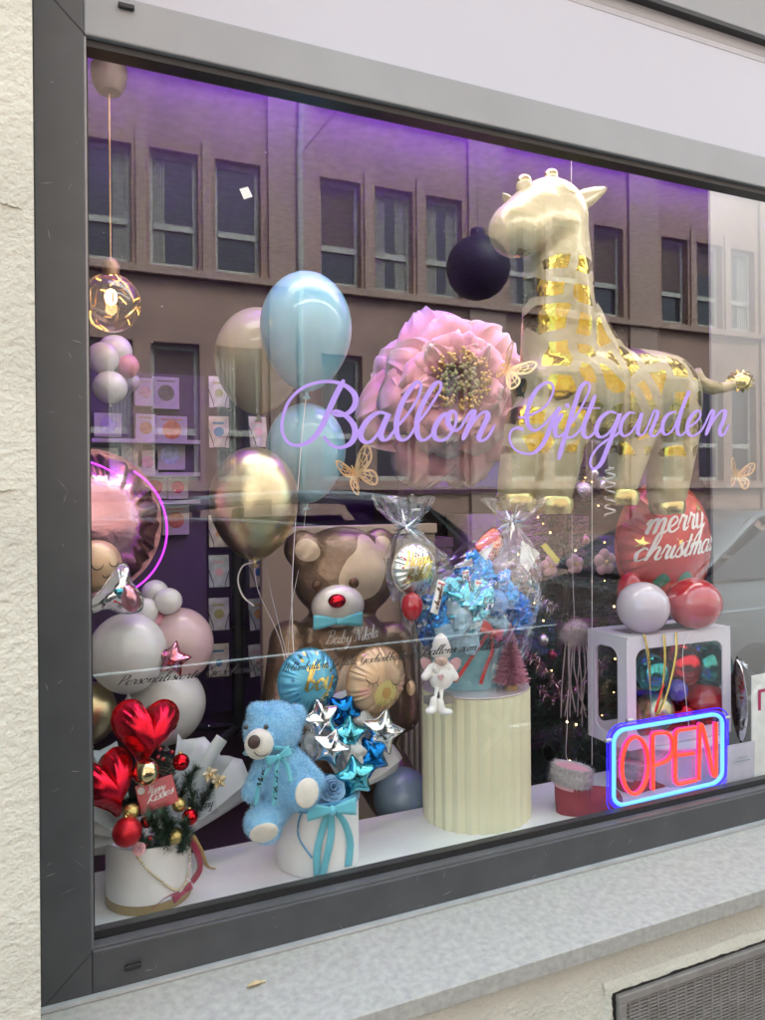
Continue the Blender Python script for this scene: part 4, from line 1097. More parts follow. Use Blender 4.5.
def rose(c, r, m, name, top, N=V((0, -.8, .5))):
    R = V(N).normalized().to_track_quat('Z', 'Y').to_matrix(); o = T(name, top[0], top[1], c)
    for ring, (k, rr, op) in enumerate(((3, .35, .1), (4, .6, .3), (5, .85, .6), (6, 1.05, 1.0))):
        for i in range(k):
            a0 = 2 * pi * (i + .5 * ring) / k; G = []
            for t in range(7):
                row = []
                for q in range(7):
                    a = a0 + (q / 6 - .5) * 2 * pi / k * 1.5; h = t / 6; f = rr * r * (.35 + .65 * sin(h * 1.5) * (.6 + .4 * op)) * (1 - .12 * abs(q - 3) / 3)
                    row.append(c + R @ V((f * cos(a), f * sin(a), r * (.9 - .55 * op) * h - op * r * .25 * h * h - ring * .02 * r)))
                G.append(row)
            B().grid(G).build('petal', m, o, True, solid=.0008)
    return o
rose(P(139, 849, .10), .0125, rosem, 'rose', ('small pale pink rose at the front rim of the gold banded box', 'rose'))
wgold = mat('white_gold_petal', (.75, .72, .62), .35, c2=(.70, .52, .2), vs=60)
for u, v, y, lab in ((210, 774, .15, 'white and gold orchid bloom at the upper right of the red bouquet'), (219, 781, .15, 'white orchid bloom farthest right in the red bouquet')):
    o = T('orchid', lab, 'flower', P(u, v, y), 'orchids in the red bouquet')
    for k in range(5):
        a = 2 * pi * k / 5 + .5; c = P(u, v, y); G = []
        for t in range(6):
            h = t / 5; wd_ = .006 * sin(pi * (.12 + .8 * h)); G.append([c + V((cos(a) * .016 * h - sin(a) * wd_ * q, -.006 * h + .004 * q * q, sin(a) * .016 * h + cos(a) * wd_ * q)) for q in (-1, -.5, 0, .5, 1)])
        B().grid(G).build('petal', wgold, o, True, solid=.0006)
    B().ell(P(u, v, y) + V((0, -.006, 0)), .004, None, 10, 8).build('lip', gold, o)
acry = clear('acrylic', (.96, .97, .98), .05, .8)
c = P(203, 802, .155); R = rot(-10, 0, -8); ct = T('cake_topper', 'clear acrylic plate with black script at the right of the red bouquet', 'topper', c)
B().box((-.026, -.001, -.03), (.026, .001, .03), R, c).build('plate', acry, ct, False)
b = B()
for txt, y, x in (('Happy', .008, -.02), ('Day', -.016, -.008)):
    st, w = script(txt, .4); write(st, .1, .24, lambda a, q: c + R @ V((x + a * .0085, -.0016, y + q * .0085 + a * .0015)), b)
b.build('lettering', black, ct, False)

# ------------------------------------------------------------------ blue bouquet in its white box
kc = V((.486, .187, SH)); kr = .092
wb = T('hat_box', 'round white hat box with turquoise bow and blue foil stars', 'flower box', kc)
B().lathe([(.001, .001), (kr, .001), (kr, .152), (kr - .004, .152), (kr - .004, .125), (.001, .124)], kc, 60).build('box_wall', whitepaint, wb)
blr = mat('blue_satin', (.10, .36, .60), .3, sheen=.3)
B().lathe([(kr + .001, .138), (kr + .003, .139), (kr + .003, .156), (kr - .002, .158), (kr - .003, .15)], kc, 60).build('rim_band', blr, wb)
kp = lambda u, v, o=.004: boxpt(u, v, kc, kr + o)
bow(kp(331, 808, .02), .052, .040, tur, wb, rot(-8, 0, 0), tails=[[kp(329, 810, .012), kp(322, 830), kp(317, 852), kp(317, 875)], [kp(334, 810, .012), kp(344, 822, .01), kp(350, 842, .006), kp(348, 866)], [kp(330, 810, .012), kp(331, 832), kp(327, 855), kp(322, 876)]])
strip([kp(306, 806, .01), kp(299, 820, .006), kp(299, 838, .005), kp(312, 858, .005)], .004, blr, 'ribbon_loop', wb)
rose(P(332, 789, .115), .029, mat('blue_foam_rose', (.25, .45, .66), .8, var=.06), 'rose', ('pale blue foam rose above the turquoise bow', 'rose'), V((-.1, -.8, .55)))
fan(352, 790, .27, 0, 48, 62, 'stiff white film fanned out right of the blue foil stars', n=3, seed=7, r0=.1)
fan(345, 790, .26, 60, 120, 92, 'white film standing behind the silver foil stars', n=5, seed=8, r0=.1)
for u, v, y, sz in ((312, 745, .2, .03), (353, 752, .17, .028), (362, 722, .22, .026)):
    b = B().ell(P(u, v, y), sz, None, 26, 16); c = P(u, v, y); b.v = [c + (p - c) * (1 + .45 * noise.noise((p - c) * 55 + V((u, 0, 0)))) for p in b.v]
    tag(b.build('tissue_paper', wrap, None, False), {312: 'crumpled white film left among the silver foil stars', 353: 'crumpled white film in the middle of the blue foil stars', 362: 'crumpled white film under the sleeping baby face'}[u], 'wrapping paper', 'white film tufts in the blue bouquet')
# plush bear
y0 = .115; s = mpp(271, y0)
def t_(u, v, d=0): return P(u, v, y0 + d)
furm = mat('blue_plush', (.20, .50, .80), .95, c2=(.34, .64, .86), vs=45, sheen=.6, spec=.1)
furd = mat('blue_fur', (.26, .56, .82), .9, c2=(.46, .72, .90), vs=90, sheen=.5, spec=.15)
pb = T('plush_bear', 'sky blue plush teddy bear with turquoise scarf leaning on the white hat box', 'teddy bear', t_(275, 840))
b = B(); b.ell(t_(273, 729), (29 * s, .05, 27 * s)); b.ell(t_(256, 712), (9 * s, .018, 10 * s)); b.ell(t_(296, 716, .01), (11 * s, .02, 12 * s))
b.ell(t_(262, 741, -.035), (14 * s, .03, 14 * s))
b.ell(t_(283, 778), (27 * s, .05, 34 * s)); b.cap(t_(266, 762, -.01), t_(252, 792, -.015), 11 * s, 10 * s); b.cap(t_(298, 765), t_(315, 782, -.01), 12 * s, 11 * s)
b.cap(t_(292, 790, -.01), t_(304, 792, -.04), 20 * s, 16 * s); b.cap(t_(276, 806), t_(262, 822, -.03), 17 * s, 17 * s); b.cap(t_(262, 822, -.03), t_(268, 830, -.03), 15 * s, 13 * s)
pbody = b.build('body', furm, pb, remesh=.0045)
rnd = random.Random(21); w = W[pbody.name]; b = B(); me = pbody.data
mz = t_(259, 744, -.06); pads = [(t_(307, 793, -.071), 13.5 * s, V((.25, -1, .1))), (t_(264, 833, -.060), 14 * s, V((-.1, -.75, -.5)))]
tot = sum(p.area for p in me.polygons)
for p in me.polygons:
    k = p.area / tot * 15000; k = int(k) + (rnd.random() < k % 1)
    c = p.center + w
    if (c - mz).length < 12 * s or any((c - q[0]).length < q[1] * .95 for q in pads): continue
    for _ in range(k):
        q = [me.vertices[i].co for i in p.vertices]; a, c_ = rnd.random(), rnd.random()
        o = q[0].lerp(q[1], a).lerp(q[-1].lerp(q[2 if len(q) > 3 else 1], a), c_) + w
        d = (p.normal + V((rnd.gauss(0, .45), rnd.gauss(0, .45), rnd.gauss(-.25, .45)))).normalized(); L = rnd.uniform(.004, .0085)
        sd_ = d.cross(V((rnd.random(), rnd.random(), rnd.random()))).normalized() * .0007
        b.add([o - sd_, o + sd_, o + d * L], [(0, 1, 2)])
b.build('fur', furd, pb, False)
plush_w = mat('white_plush', (.74, .70, .62), .95, bump=.5, bs=260, sheen=.4)
B().ell(t_(259, 744, -.055), (14 * s, .026, 14.5 * s)).build('muzzle', plush_w, pb)
B().ell(t_(254, 742, -.084), (6 * s, .007, 6.5 * s)).build('nose', mat('brown_plush_nose', (.05, .025, .018), .5), pb)
for u, v in ((266, 727), (246, 727)): B().ell(t_(u, v, -.056), (2.6 * s, .004, 2.6 * s)).build('eye', mat('black_button', (.01, .01, .01), .1, coat=1), pb)
B().tube(crs([t_(254, 752, -.084), t_(259, 756, -.083), t_(266, 755, -.078), t_(269, 751, -.072)], 5), .0009, 6).build('mouth', MATS['black_button'], pb)
for c, r, nn in pads:
    R = nn.normalized().to_track_quat('Y', 'Z').to_matrix(); B().ell(c, (r, .008, r * 1.05), R).build('foot_pad', plush_w, pb)
sc_ = B().tube([t_(270 + 21 * cos(a), 753 - 5 * sin(a), -.0 - .048 * sin(a) * -1 * -1) for a in [pi * i / 14 for i in range(15)]], .006, 8, flat=2.2).build('scarf', tur, pb)
bow(t_(278, 755, -.062), .026, .024, tur, pb, rot(-10, 0, -20), tails=[[t_(276, 757, -.06), t_(266, 772, -.065), t_(258, 788, -.06), t_(256, 804, -.055)], [t_(278, 758, -.06), t_(276, 774, -.068), t_(275, 790, -.066), t_(274, 805, -.06)], [t_(281, 757, -.06), t_(288, 768, -.062), t_(291, 782, -.07)]])
b = B()
for txt, pts, k in (('Mac', ((261, 789), (265, 768)), .0052), ("Oh it's", ((277, 800), (278, 771)), .0036)):
    p, q = t_(*pts[0], -.074), t_(*pts[1], -.076); st, wt = script(txt, .2); d = (q - p).normalized(); e = V((-d.z, 0, d.x)) ; L = (q - p).length
    write(st, .12, .26, lambda a, h: p + d * (a * L / wt) + e * (h * k), b)
b.build('lettering', black, pb, False)

# ------------------------------------------------------------------ fluted pedestal and what stands on it
ivory = mat('ivory_card', (.70, .67, .47), .75, var=.04, vs=5)
pc = V((.936, .245, SH)); zt = 1.203
ped = T('pedestal', 'tall ivory pedestal of vertically pleated card with clear round top', 'pedestal', pc)
nf = 26
def pleat(q, i): 
    t = (q * nf / (2 * pi)) % 1
    return 1 + .045 * (abs(t - .5) * 2) ** .8 - .02
B().lathe([(.137, 0), (.137, zt - SH)], pc, nf * 10, None, 1, .92, pleat).build('pleated_column', ivory, ped, False)
B().lathe([(.001, zt - SH + .001), (.138, zt - SH + .001), (.138, zt - SH + .005), (.001, zt - SH + .005)], pc, 64, None, 1, .92).build('round_top', mat('pinkish_acrylic', (.62, .52, .55), .08, coat=1, var=.05), ped, True, bevel=.001)
TZ = zt + .0055
# gnome sitting on the edge
gy = .118; s = mpp(441, gy)
def n_(u, v, d=0): return P(u, v, gy + d)
gk = mat('white_felt', (.78, .75, .72), .95, bump=.4, bs=300, sheen=.4); gkn = mat('white_knit', (.62, .58, .55), .9, bump=1, bs=420)
pnk = mat('dusty_pink_felt', (.60, .36, .38), .9, bump=.4, bs=300)
gn = T('angel_figure', 'white angel doll with woolly hat and dangling legs sitting on the pedestal edge', 'figurine', n_(441, 690))
b = B(); b.ell(n_(441, 677), (13 * s, .026, 13 * s)); b.ell(n_(441, 664), (8.5 * s, .02, 8 * s)); b.cap(n_(432, 668), n_(425, 677, -.006), 5 * s, 4.2 * s); b.cap(n_(449, 668), n_(455, 677, -.006), 5 * s, 4.2 * s)
b.cap(n_(437, 686, -.01), n_(435, 700, -.022), 2.3 * s, 1.9 * s); b.cap(n_(442, 686, -.01), n_(441, 703, -.022), 2.3 * s, 1.9 * s)
b.build('body', gk, gn, remesh=.0028)
B().cap(n_(434, 700, -.022), n_(433, 709, -.024), 4 * s, 4.3 * s).ell(n_(430, 711, -.03), (5 * s, .012, 3.4 * s)).build('boot', gk, gn, remesh=.0026)
B().cap(n_(440, 702, -.022), n_(441, 710, -.024), 4 * s, 4.3 * s).ell(n_(447, 712, -.03), (6.5 * s, .012, 3.4 * s)).build('boot', gk, gn, remesh=.0026)
B().ell(n_(441, 660, -.010), (6.8 * s, .016, 6 * s)).build('face', mat('doll_skin', (.70, .48, .40), .7), gn)
B().ell(n_(441, 660, -.027), 1.8 * s).build('nose', MATS['doll_skin'], gn)
hb = B().lathe([(9.5 * s, -.01), (10.5 * s, 0), (9.5 * s, .012), (9 * s, .018), (6 * s, .034), (2.5 * s, .042), (.0005, .043)], n_(441, 652), 28).build('hat', gkn, gn)
B().ell(n_(440, 638), 4 * s).build('bobble', gkn, hb)
b = B(); 
for i in range(26):
    a = i / 25; p = n_(434 + 14 * a, 663 + 2 * sin(pi * a), -.014); b.tube([p, p + V((.004 * (a - .5), -.003, -.012 - .008 * sin(pi * a))), p + V((.002 * (a - .5), .002, -.02 - .014 * sin(pi * a)))], [.0018, .0018, .0004], 5)
b.build('beard', gk, gn)
for sg in (-1, 1):
    wp = [n_(441 + sg * x, z, .016) for x, z in ((4, 668), (14, 658), (20, 660), (18, 668), (12, 674))]; B().prism(crs(wp, 4, True), (0, .004, 0)).build('wing', pnk, gn, False)
hp = heart(24); B().prism([n_(441, 678, -.0285) + V((x * 3.4 * s, 0, q * 3.2 * s)) for x, q in hp], (0, .003, 0)).build('heart_patch', pnk, gn, False)
B().box((-.024, -.012, -.02), (.024, .012, .006), None, None) if False else None
slate = mat('grey_wood', (.20, .18, .17), .8, c2=(.27, .25, .23), vs=40)
p = n_(441, 690); tag(B().box((p.x - .030, p.y + .0, TZ), (p.x + .036, p.y + .03, TZ + .018)).build('seat_block', slate, None, False, bevel=.001), 'small grey wooden block under the seated angel doll', 'block')
# pink bottle brush tree
bt = V((1.0, .215, TZ)); q = P(511, 686, .17); bt = V((q.x, .17, TZ))
pt = T('brush_tree', 'small pink bottle brush fir tree on a wooden foot', 'ornament', bt)
B().lathe([(.001, 0), (.016, .0), (.016, .009), (.013, .012), (.001, .012)], bt, 24).build('base', mat('turned_wood', (.33, .22, .10), .5), pt)
B().tube([bt + V((0, 0, .01)), bt + V((0, 0, .155))], .0015, 6).build('trunk', mat('wire', (.3, .3, .3), .4, metal=1), pt)
b = B(); rnd = random.Random(2)
for i in range(3600):
    h = rnd.random() ** 1.25; z = .014 + .142 * h; a = rnd.uniform(0, 2 * pi); r = (.046 * (1 - h) + .002) * rnd.uniform(.75, 1.08); c = bt + V((0, 0, z)); e = c + V((r * cos(a), r * sin(a), .004 + rnd.uniform(-.004, .006))); q = V((-sin(a), cos(a), rnd.uniform(-1, 1))).normalized() * .0006
    b.add([c - q * .5, c + q * .5, e + q, e - q], [(0, 1, 2, 3)])
b.build('crown', mat('pink_bristle', (.60, .22, .33), .7, c2=(.78, .42, .50), vs=200), pt, False)

# gift basket in cellophane on the pedestal
gbk = P(468, 690, .27); s = mpp(470, .27); gz = V((gbk.x, .275, TZ))
tealg = mat('teal_gift_wrap', (.16, .46, .56), .4, c2=(.36, .62, .66), vs=12, coat=.4)
bk = T('gift_basket', 'round teal gift pot tied with a red ribbon on the pedestal', 'gift', gz)
B().lathe([(.001, 0), (.085, 0), (.098, .10), (.093, .10), (.085, .02), (.001, .02)], gz, 40).build('pot', tealg, bk)
redr = mat('red_satin', (.55, .03, .03), .35, sheen=.3)
gp2 = lambda u, v, y=.172: P(u, v, y)
bow(gp2(489, 631, .155), .036, .03, redr, bk, rot(10, 0, 25), tails=[[gp2(487, 634), gp2(476, 650), gp2(464, 668), gp2(454, 682)], [gp2(490, 634), gp2(492, 650), gp2(486, 666), gp2(480, 684)]])
tb = [(.05, .28, .62), (.02, .13, .45), (.20, .55, .66), (.30, .45, .58)]
tms = [foilm('tissue_foil_blue', (.04, .26, .60), .3, .3, 20), foilm('tissue_foil_navy', (.02, .12, .42), .3, .3, 20), foilm('tissue_foil_teal', (.16, .52, .62), .25, .3, 20), mat('pale_blue_tissue', (.36, .52, .62), .6)]
rnd = random.Random(31)
labs = ['crumpled blue foil sheet left in the gift basket', 'crumpled navy foil sheet low on the left of the gift basket', 'crumpled teal foil sheet at the front of the gift basket', 'crumpled pale blue tissue in the front of the gift basket', 'crumpled blue foil sheet right in the gift basket', 'crumpled navy foil sheet at the back right of the gift basket', 'crumpled blue foil sheet at the top of the gift basket', 'crumpled pale blue tissue low on the right of the gift basket']
for (u, v, y, r, k), lab in zip(((438, 612, .24, 20, 0), (436, 626, .25, 20, 1), (466, 605, .2, 24, 2), (462, 624, .19, 22, 3), (500, 590, .26, 18, 0), (510, 612, .27, 20, 1), (474, 576, .27, 20, 0), (492, 620, .22, 16, 3)), labs):
    c = P(u, v, y); b = B().ell(c, r * mpp(u, y), None, 40, 24); sd2 = rnd.random() * 50
    b.v = [c + (q - c) * (1 + .6 * noise.noise((q - c) * 24 + V((sd2, 0, 0))) + .22 * noise.noise((q - c) * 85 + V((0, sd2, 0)))) for q in b.v]
    tag(b.build('tissue_sheet', tms[k], None, False), lab, 'tissue', 'tissue in the gift basket')
foil(star(5, .5), P(463, 602, .17), 24 * mpp(463, .17), .02, rot(10, 0, 12), .3, 10, 12, seed=12).build('star_balloon', foilm('turquoise_star_foil', (.16, .58, .68), .2, .2), top=('turquoise foil star at the front of the gift basket', 'balloon'))
latex(496, 603, 13, 14, .2, latexm('royal_blue_latex', (.04, .22, .62), .15, .1), 'small royal blue balloon above the red bow of the gift basket', tail=.1)
latex(412, 606, 11, 14, .22, PRED, 'small red balloon under the happy birthday foil', tail=.1)
c = P(414, 569, .24); s = mpp(414, .24); R = rot(6)
hb_ = T('foil_balloon', 'round white foil balloon with gold birthday script in the gift basket', 'balloon', c - V((0, 0, .07)))
o = foil(disc(), c, (25 * s, 25 * s), .03, R, .35, 22, seed=6).build('foil_skin', foilm('white_pearl_foil', (.82, .82, .76), .35, .08), hb_)
tree = bvh(o); f0 = onto(tree, c, R, .001); b = B()
for txt, x, y, k in (('Happy', -17, 3, 4.6), ('Birthday', -17, -13, 4.4)):
    st, wt = script(txt, .35); write(st, .1, .24, lambda a, q: f0((x + a * 34 / wt) * s, (y + q * (7 if txt[0] == 'H' else 6) + a * .9) * s), b)
b.build('lettering', gp_, hb_, False)
b = B(); b2 = B()
for i in range(50):
    a = rnd.uniform(0, 2 * pi); r = 23 * sqrt(rnd.uniform(.25, 1)); patch(b if i % 2 else b2, f0, circ(s * r * cos(a), s * r * sin(a), s * rnd.uniform(.5, 1.3), 8), 2)
b.build('dot_print', mat('red_print', (.5, .05, .08), .4, var=0), hb_, False); b2.build('dot_print', mat('grey_print', (.3, .34, .36), .4, var=0), hb_, False)
wrp = mat('white_bar_wrapper', (.80, .78, .76), .25, coat=.5, bump=.3, bs=120); brn = mat('brown_print', (.12, .04, .02), .4, var=0); redp = MATS['red_print']
def bar(u, v, y, L, wd_, ry, txt, lab):
    s = mpp(u, y); c = P(u, v, y); R = rot(6, -8, ry); b = B(); G = []
    for i in range(13):
        t = i / 12; z = (t - .5) * L * s; k = .25 if i in (0, 12) else (.5 if i in (1, 11) else 1)
        G.append([c + R @ V((wd_ * s / 2 * (1.08 if k < 1 else 1) * cos(a) * 1, .006 * k * sin(a), z)) for a in [2 * pi * j / 16 for j in range(16)]])
    o = b.grid(G, True).build('chocolate_bar', wrp, None, True, top=(lab, 'chocolate bar', 'chocolate bars in the gift basket'))
    tr_ = bvh(o); f = onto(tr_, c, R, .0008); st, wt = script(txt, .1)
    write(st, .16, .34, lambda a, q: f(wd_ * s * (.16 - q * .28), (a / wt - .5) * L * s * .72)).build('lettering', brn, o, False)
    bb = B(); patch(bb, f, [(-wd_ * s * .45, L * s * .43), (wd_ * s * .45, L * s * .43), (wd_ * s * .45, L * s * .36), (-wd_ * s * .45, L * s * .36)], 3); bb.build('red_stripe', redp, o, False)
bar(467, 582, .19, 24, 8, -6, 'duplo', 'upright white chocolate bar with brown lettering at the top of the basket')
bar(479, 595, .18, 30, 10, 8, 'bueno', 'white chocolate bar with red stripe leaning right beside the upright one')
bar(438, 597, .18, 34, 9, 22, 'duplo', 'white chocolate bar tilted left under the birthday foil')
pw = mat('white_card', (.74, .74, .72), .5)
tag(B().prism([P(457, 568, .25), P(496, 541, .26), P(484, 564, .25)], (0, .002, 0)).build('paper_pennant', pw, None, False), 'white triangular paper standing up out of the gift basket', 'paper')
tag(B().prism([P(522, 540, .27), P(540, 553, .28), P(528, 572, .27), P(520, 562, .26)], (0, .002, 0)).build('paper_pennant', pw, None, False), 'white crumpled paper at the right of the gift basket top', 'paper')
foil([(cos(2 * pi * i / 50) * (1 + .2 * sin(4 * pi * i / 50)), sin(2 * pi * i / 50)) for i in range(50)], P(488, 548, .29), (14 * mpp(488, .29), 22 * mpp(488, .29)), .02, rot(0, 0, 30), .5, 9, 12).build('foil_balloon', foilm('orange_red_foil', (.62, .12, .06), .2, .3), top=('orange red foil balloon at the top inside the gift basket wrap', 'balloon'))
# cellophane
cel = clear('cellophane', (.96, .975, .985), .10, 1.1, .06, 1.5, .6, 22)
def cello(c, rows, lab, seed, n=42):
    """crumpled clear wrap gathered at a neck; rows of (u, v, half width)"""
    b = B(); G = []
    for i, (u, v, hw) in enumerate(rows):
        y = c; s = mpp(u, y); o = P(u, v, y); row = []
        for j in range(n):
            a = 2 * pi * j / n; k = 1 + .24 * noise.noise((cos(a) * 2.4, sin(a) * 2.4, i * .33 + seed)) + .14 * noise.noise((cos(a) * 6, sin(a) * 6, i * .8 + seed)); fl_ = max(.6, .85)
            row.append(o + V((hw * s * k * cos(a), hw * s * k * sin(a) * fl_, .012 * noise.noise((a * 3, i, seed)))))
        G.append(row)
    return b.grid(G, True).build('cellophane_wrap', cel, None, False, top=(lab, 'wrapping'))
cello(.27, [(470, 692, 44), (470, 672, 50), (468, 648, 58), (468, 625, 66), (472, 602, 70), (478, 582, 64), (488, 562, 50), (498, 545, 34), (507, 532, 16), (512, 523, 5), (514, 516, 16), (516, 507, 26), (517, 498, 34)], 'crumpled clear cellophane gathered at the top round the gift basket', 3)
cello(.30, [(424, 600, 30), (420, 578, 34), (416, 556, 30), (410, 538, 18), (406, 527, 5), (405, 518, 18), (404, 508, 26), (402, 496, 32)], 'smaller crumpled cellophane bag gathered above the birthday foil', 9)
tie = foilm('silver_tie', (.85, .85, .9), .15, .2)
for u, v, y, lab in ((512, 522, .25, 'spiky silver ribbon knot on the neck of the big cellophane wrap'), (406, 526, .28, 'spiky silver ribbon knot on the neck of the small cellophane bag')):
    c = P(u, v, y); b = B(); rnd = random.Random(u)
    for i in range(34):
        d = V((rnd.gauss(0, 1), rnd.gauss(0, .6), rnd.gauss(.1, .8))).normalized(); L = rnd.uniform(.02, .062); q = d.cross(V((.3, .8, .2))).normalized() * .0022; m_ = c + d * L * .5 + V((0, 0, -.003))
        b.add([c - q, c + q, m_ + q, m_ - q, c + d * L], [(0, 1, 2, 3), (3, 2, 4)])
    tag(b.build('ribbon_knot', tie, None, False), lab, 'ribbon')

# ------------------------------------------------------------------ right end of the ledge
def boot(u, v, y, k, lab):
    s = mpp(u, y) * k; c = P(u, v, y); o = T('santa_boot', lab, 'boot', c, 'red santa boots')
    bt_ = mat('red_flock', (.24, .008, .022), .75, sheen=0, bump=.3, bs=260)
    b = B(); b.cap(c + V((-10 * s, 0, 12 * s)), c + V((-11 * s, 0, 24 * s)), 13 * s, 12.5 * s); b.cap(c + V((-6 * s, 0, 12 * s)), c + V((22 * s, -.01, 9 * s)), 12 * s, 9.5 * s); b.ell(c + V((3 * s, 0, 6 * s)), (27 * s, 14 * s, 7 * s))
    b.build('boot_body', bt_, o, remesh=.004)
    B().lathe([(.001, 0), (.9, 0), (1, .35), (1, .8), (.9, 1), (.001, 1)], c + V((2 * s, 0, 0)), 28, Matrix.Diagonal(V((29 * s, 15 * s, 3.4 * s)))).build('sole', mat('dark_red_sole', (.22, .015, .03), .6), o)
    tp = c + V((-11 * s, 0, 33 * s)); b = B().lathe([(10 * s, 4 * s), (14 * s, 6 * s), (15.5 * s, 0), (14 * s, -7 * s), (11 * s, -7 * s)], tp, 30, rot(0, 0, 10))
    rn = random.Random(int(u)); 
    for i in range(2200):
        a = rn.uniform(0, 2 * pi); z = rn.uniform(-7, 6) * s; r = 14.5 * s; p = tp + rot(0, 0, 10) @ V((r * cos(a), r * sin(a), z)); d = V((cos(a) + rn.gauss(0, .5), sin(a) + rn.gauss(0, .5), rn.gauss(0, .6))).normalized(); q = d.cross(V((0, 0, 1))).normalized() * .0006
        b.add([p - q, p + q, p + d * rn.uniform(.006, .012)], [(0, 1, 2)])
    b.build('fur_trim', mat('grey_fur', (.30, .26, .26), .95, c2=(.45, .40, .41), vs=120), o, False)
    B().lathe([(11.5 * s, -10 * s), (12 * s, 5 * s)], tp, 24, rot(0, 0, 10)).build('lining', mat('pink_lining', (.62, .30, .36), .7), o)
boot(584, 816, .15, 1.35, 'red santa boot with grey fur trim left of the open sign')
boot(640, 802, .20, 1.1, 'red santa boot with grey fur trim behind the open sign')

# low pleated pedestal, balloon box
lp = V((P(665, 700, .28).x, .27, SH))
lo_ = T('pedestal', 'low pale pleated pedestal carrying the balloon box', 'pedestal', lp)
B().lathe([(.16, 0), (.16, .102)], lp, 300, None, 1.1, .85, pleat).build('pleated_column', mat('lilac_white_card', (.55, .51, .54), .7, var=.03), lo_, False)
B().lathe([(.001, .1025), (.168, .1025), (.168, .108), (.001, .108)], lp, 60, None, 1.1, .85).build('round_top', whitepaint, lo_, False)
x0, x1, z0, z1, ya, yb = 1.375, 1.765, .992, 1.297, .185, .345
bx = T('balloon_box', 'white cube frame box with clear windows full of red and teal balloons', 'box', ((x0 + x1) / 2, (ya + yb) / 2, z0))
card = mat('box_card', (.66, .63, .69), .45, var=.02)
def fpanel(o, ax, bx_, cz, dz, m):
    """square frame panel with a rounded window from corner o along ax and up"""
    o = V(o); ax = V(ax); up = V((0, 0, 1)); L = ax.length; a = ax.normalized(); Hh = cz; n_ = 10; inn = []; k = .032; r = .03
    for cx_, cy2, a0 in ((L - k - r, Hh - k - r, 0), (k + r, Hh - k - r, 90), (k + r, k + r, 180), (L - k - r, k + r, 270)):
        for i in range(n_ + 1): t = radians(a0 + 90 * i / n_); inn.append((cx_ + r * cos(t), cy2 + r * sin(t)))
    out_ = []
    for (p, q) in inn:
        dx, dy = p - L / 2, q - Hh / 2; f = min(L / 2 / max(1e-6, abs(dx)), Hh / 2 / max(1e-6, abs(dy))); out_.append((L / 2 + dx * f, Hh / 2 + dy * f))
    n2 = len(inn); b = B(); b.add([o + a * p + up * q for p, q in inn] + [o + a * p + up * q for p, q in out_], [(i, (i + 1) % n2, n2 + (i + 1) % n2, n2 + i) for i in range(n2)])
    w_ = b.build('side_panel', card, bx, False, solid=.004)
    B().add([o + a * p + up * q + V(bx_) * .003 for p, q in inn], [tuple(range(n2))]).build('clear_window', acry, w_, False)
fpanel((x0, ya, z0), (x1 - x0, 0, 0), (0, 1, 0), z1 - z0, 0, card); fpanel((x0 + .002, ya + .003, z0), (0, yb - ya - .003, 0), (1, 0, 0), z1 - z0, 0, card)
fpanel((x1 - .002, ya + .003, z0), (0, yb - ya - .003, 0), (-1, 0, 0), z1 - z0, 0, card); fpanel((x0 + .004, yb, z0), (x1 - x0 - .008, 0, 0), (0, -1, 0), z1 - z0, 0, card)
b = B(); b.box((x0 + .004, ya + .004, z0), (x1 - .004, yb - .003, z0 + .004)); b.build('bottom_panel', card, bx, False)
b = B(); b.box((x0, ya - .002, z1 + .0005), (x1, ya + .04, z1 + .004)); b.box((x0, yb - .04, z1 + .0005), (x1, yb + .002, z1 + .004)); b.box((x0, ya + .0401, z1 + .0005), (x0 + .045, yb - .0401, z1 + .004)); b.box((x1 - .045, ya + .0401, z1 + .0005), (x1, yb - .0401, z1 + .004)); b.build('top_frame', card, bx, False)
TEAL = mat('teal_chrome_latex', (.06, .36, .36), .15, metal=1, var=.03); GRN = mat('green_chrome_latex', (.04, .25, .22), .14, metal=1, var=.03); RCH = mat('red_chrome_latex', (.5, .015, .03), .15, metal=1, var=.03)
yb_ = .29
for u, v, r, y, m, lab in ((650, 672, 19, .265, TEAL, 'teal chrome balloon at the left inside the balloon box'), (707, 664, 24, .265, GRN, 'dark green chrome balloon at the upper right inside the balloon box'), (680, 664, 22, .27, RCH, 'red chrome balloon at the back inside the balloon box'), (704, 703, 24, .262, PRED, 'pearly red balloon at the lower right inside the balloon box'), (655, 711, 19, .26, CHG, 'gold chrome balloon at the lower left inside the balloon box'), (677, 690, 11, .235, latexm('deep_violet_latex', (.08, .04, .45), .12, .1), 'small violet balloon in the middle inside the balloon box'), (680, 718, 20, .275, RCH, 'red chrome balloon low at the back inside the balloon box')):
    latex(u, v, r, r, y, m, lab, 'balloons inside the balloon box', tail=.08)
gr = mat('gold_ribbon', (.62, .45, .12), .25, metal=.9)
for pts, lab in (([(664, 634, .178), (665, 660, .17), (662, 690, .168), (656, 716, .166)], 'gold ribbon hanging straight over the front of the balloon box'), ([(676, 632, .178), (676, 655, .17), (668, 690, .168), (658, 715, .167)], 'gold ribbon crossing to the left over the balloon box front'), ([(644, 634, .178), (649, 660, .168), (650, 690, .168)], 'gold ribbon under the pearly white balloon on the box front')):
    strip([P(*q) for q in pts], .006, gr, 'gift_ribbon', None, (lab, 'ribbon', 'gold ribbons on the balloon box'), (1, 0, .1), 1.5)
strip([P(664, 684, .164), P(659, 698, .163), P(655, 712, .163)], .006, mat('red_ribbon', (.7, .02, .02), .3), 'gift_ribbon', None, ('short red ribbon on the front of the balloon box', 'ribbon'), (1, 0, .1), .5)

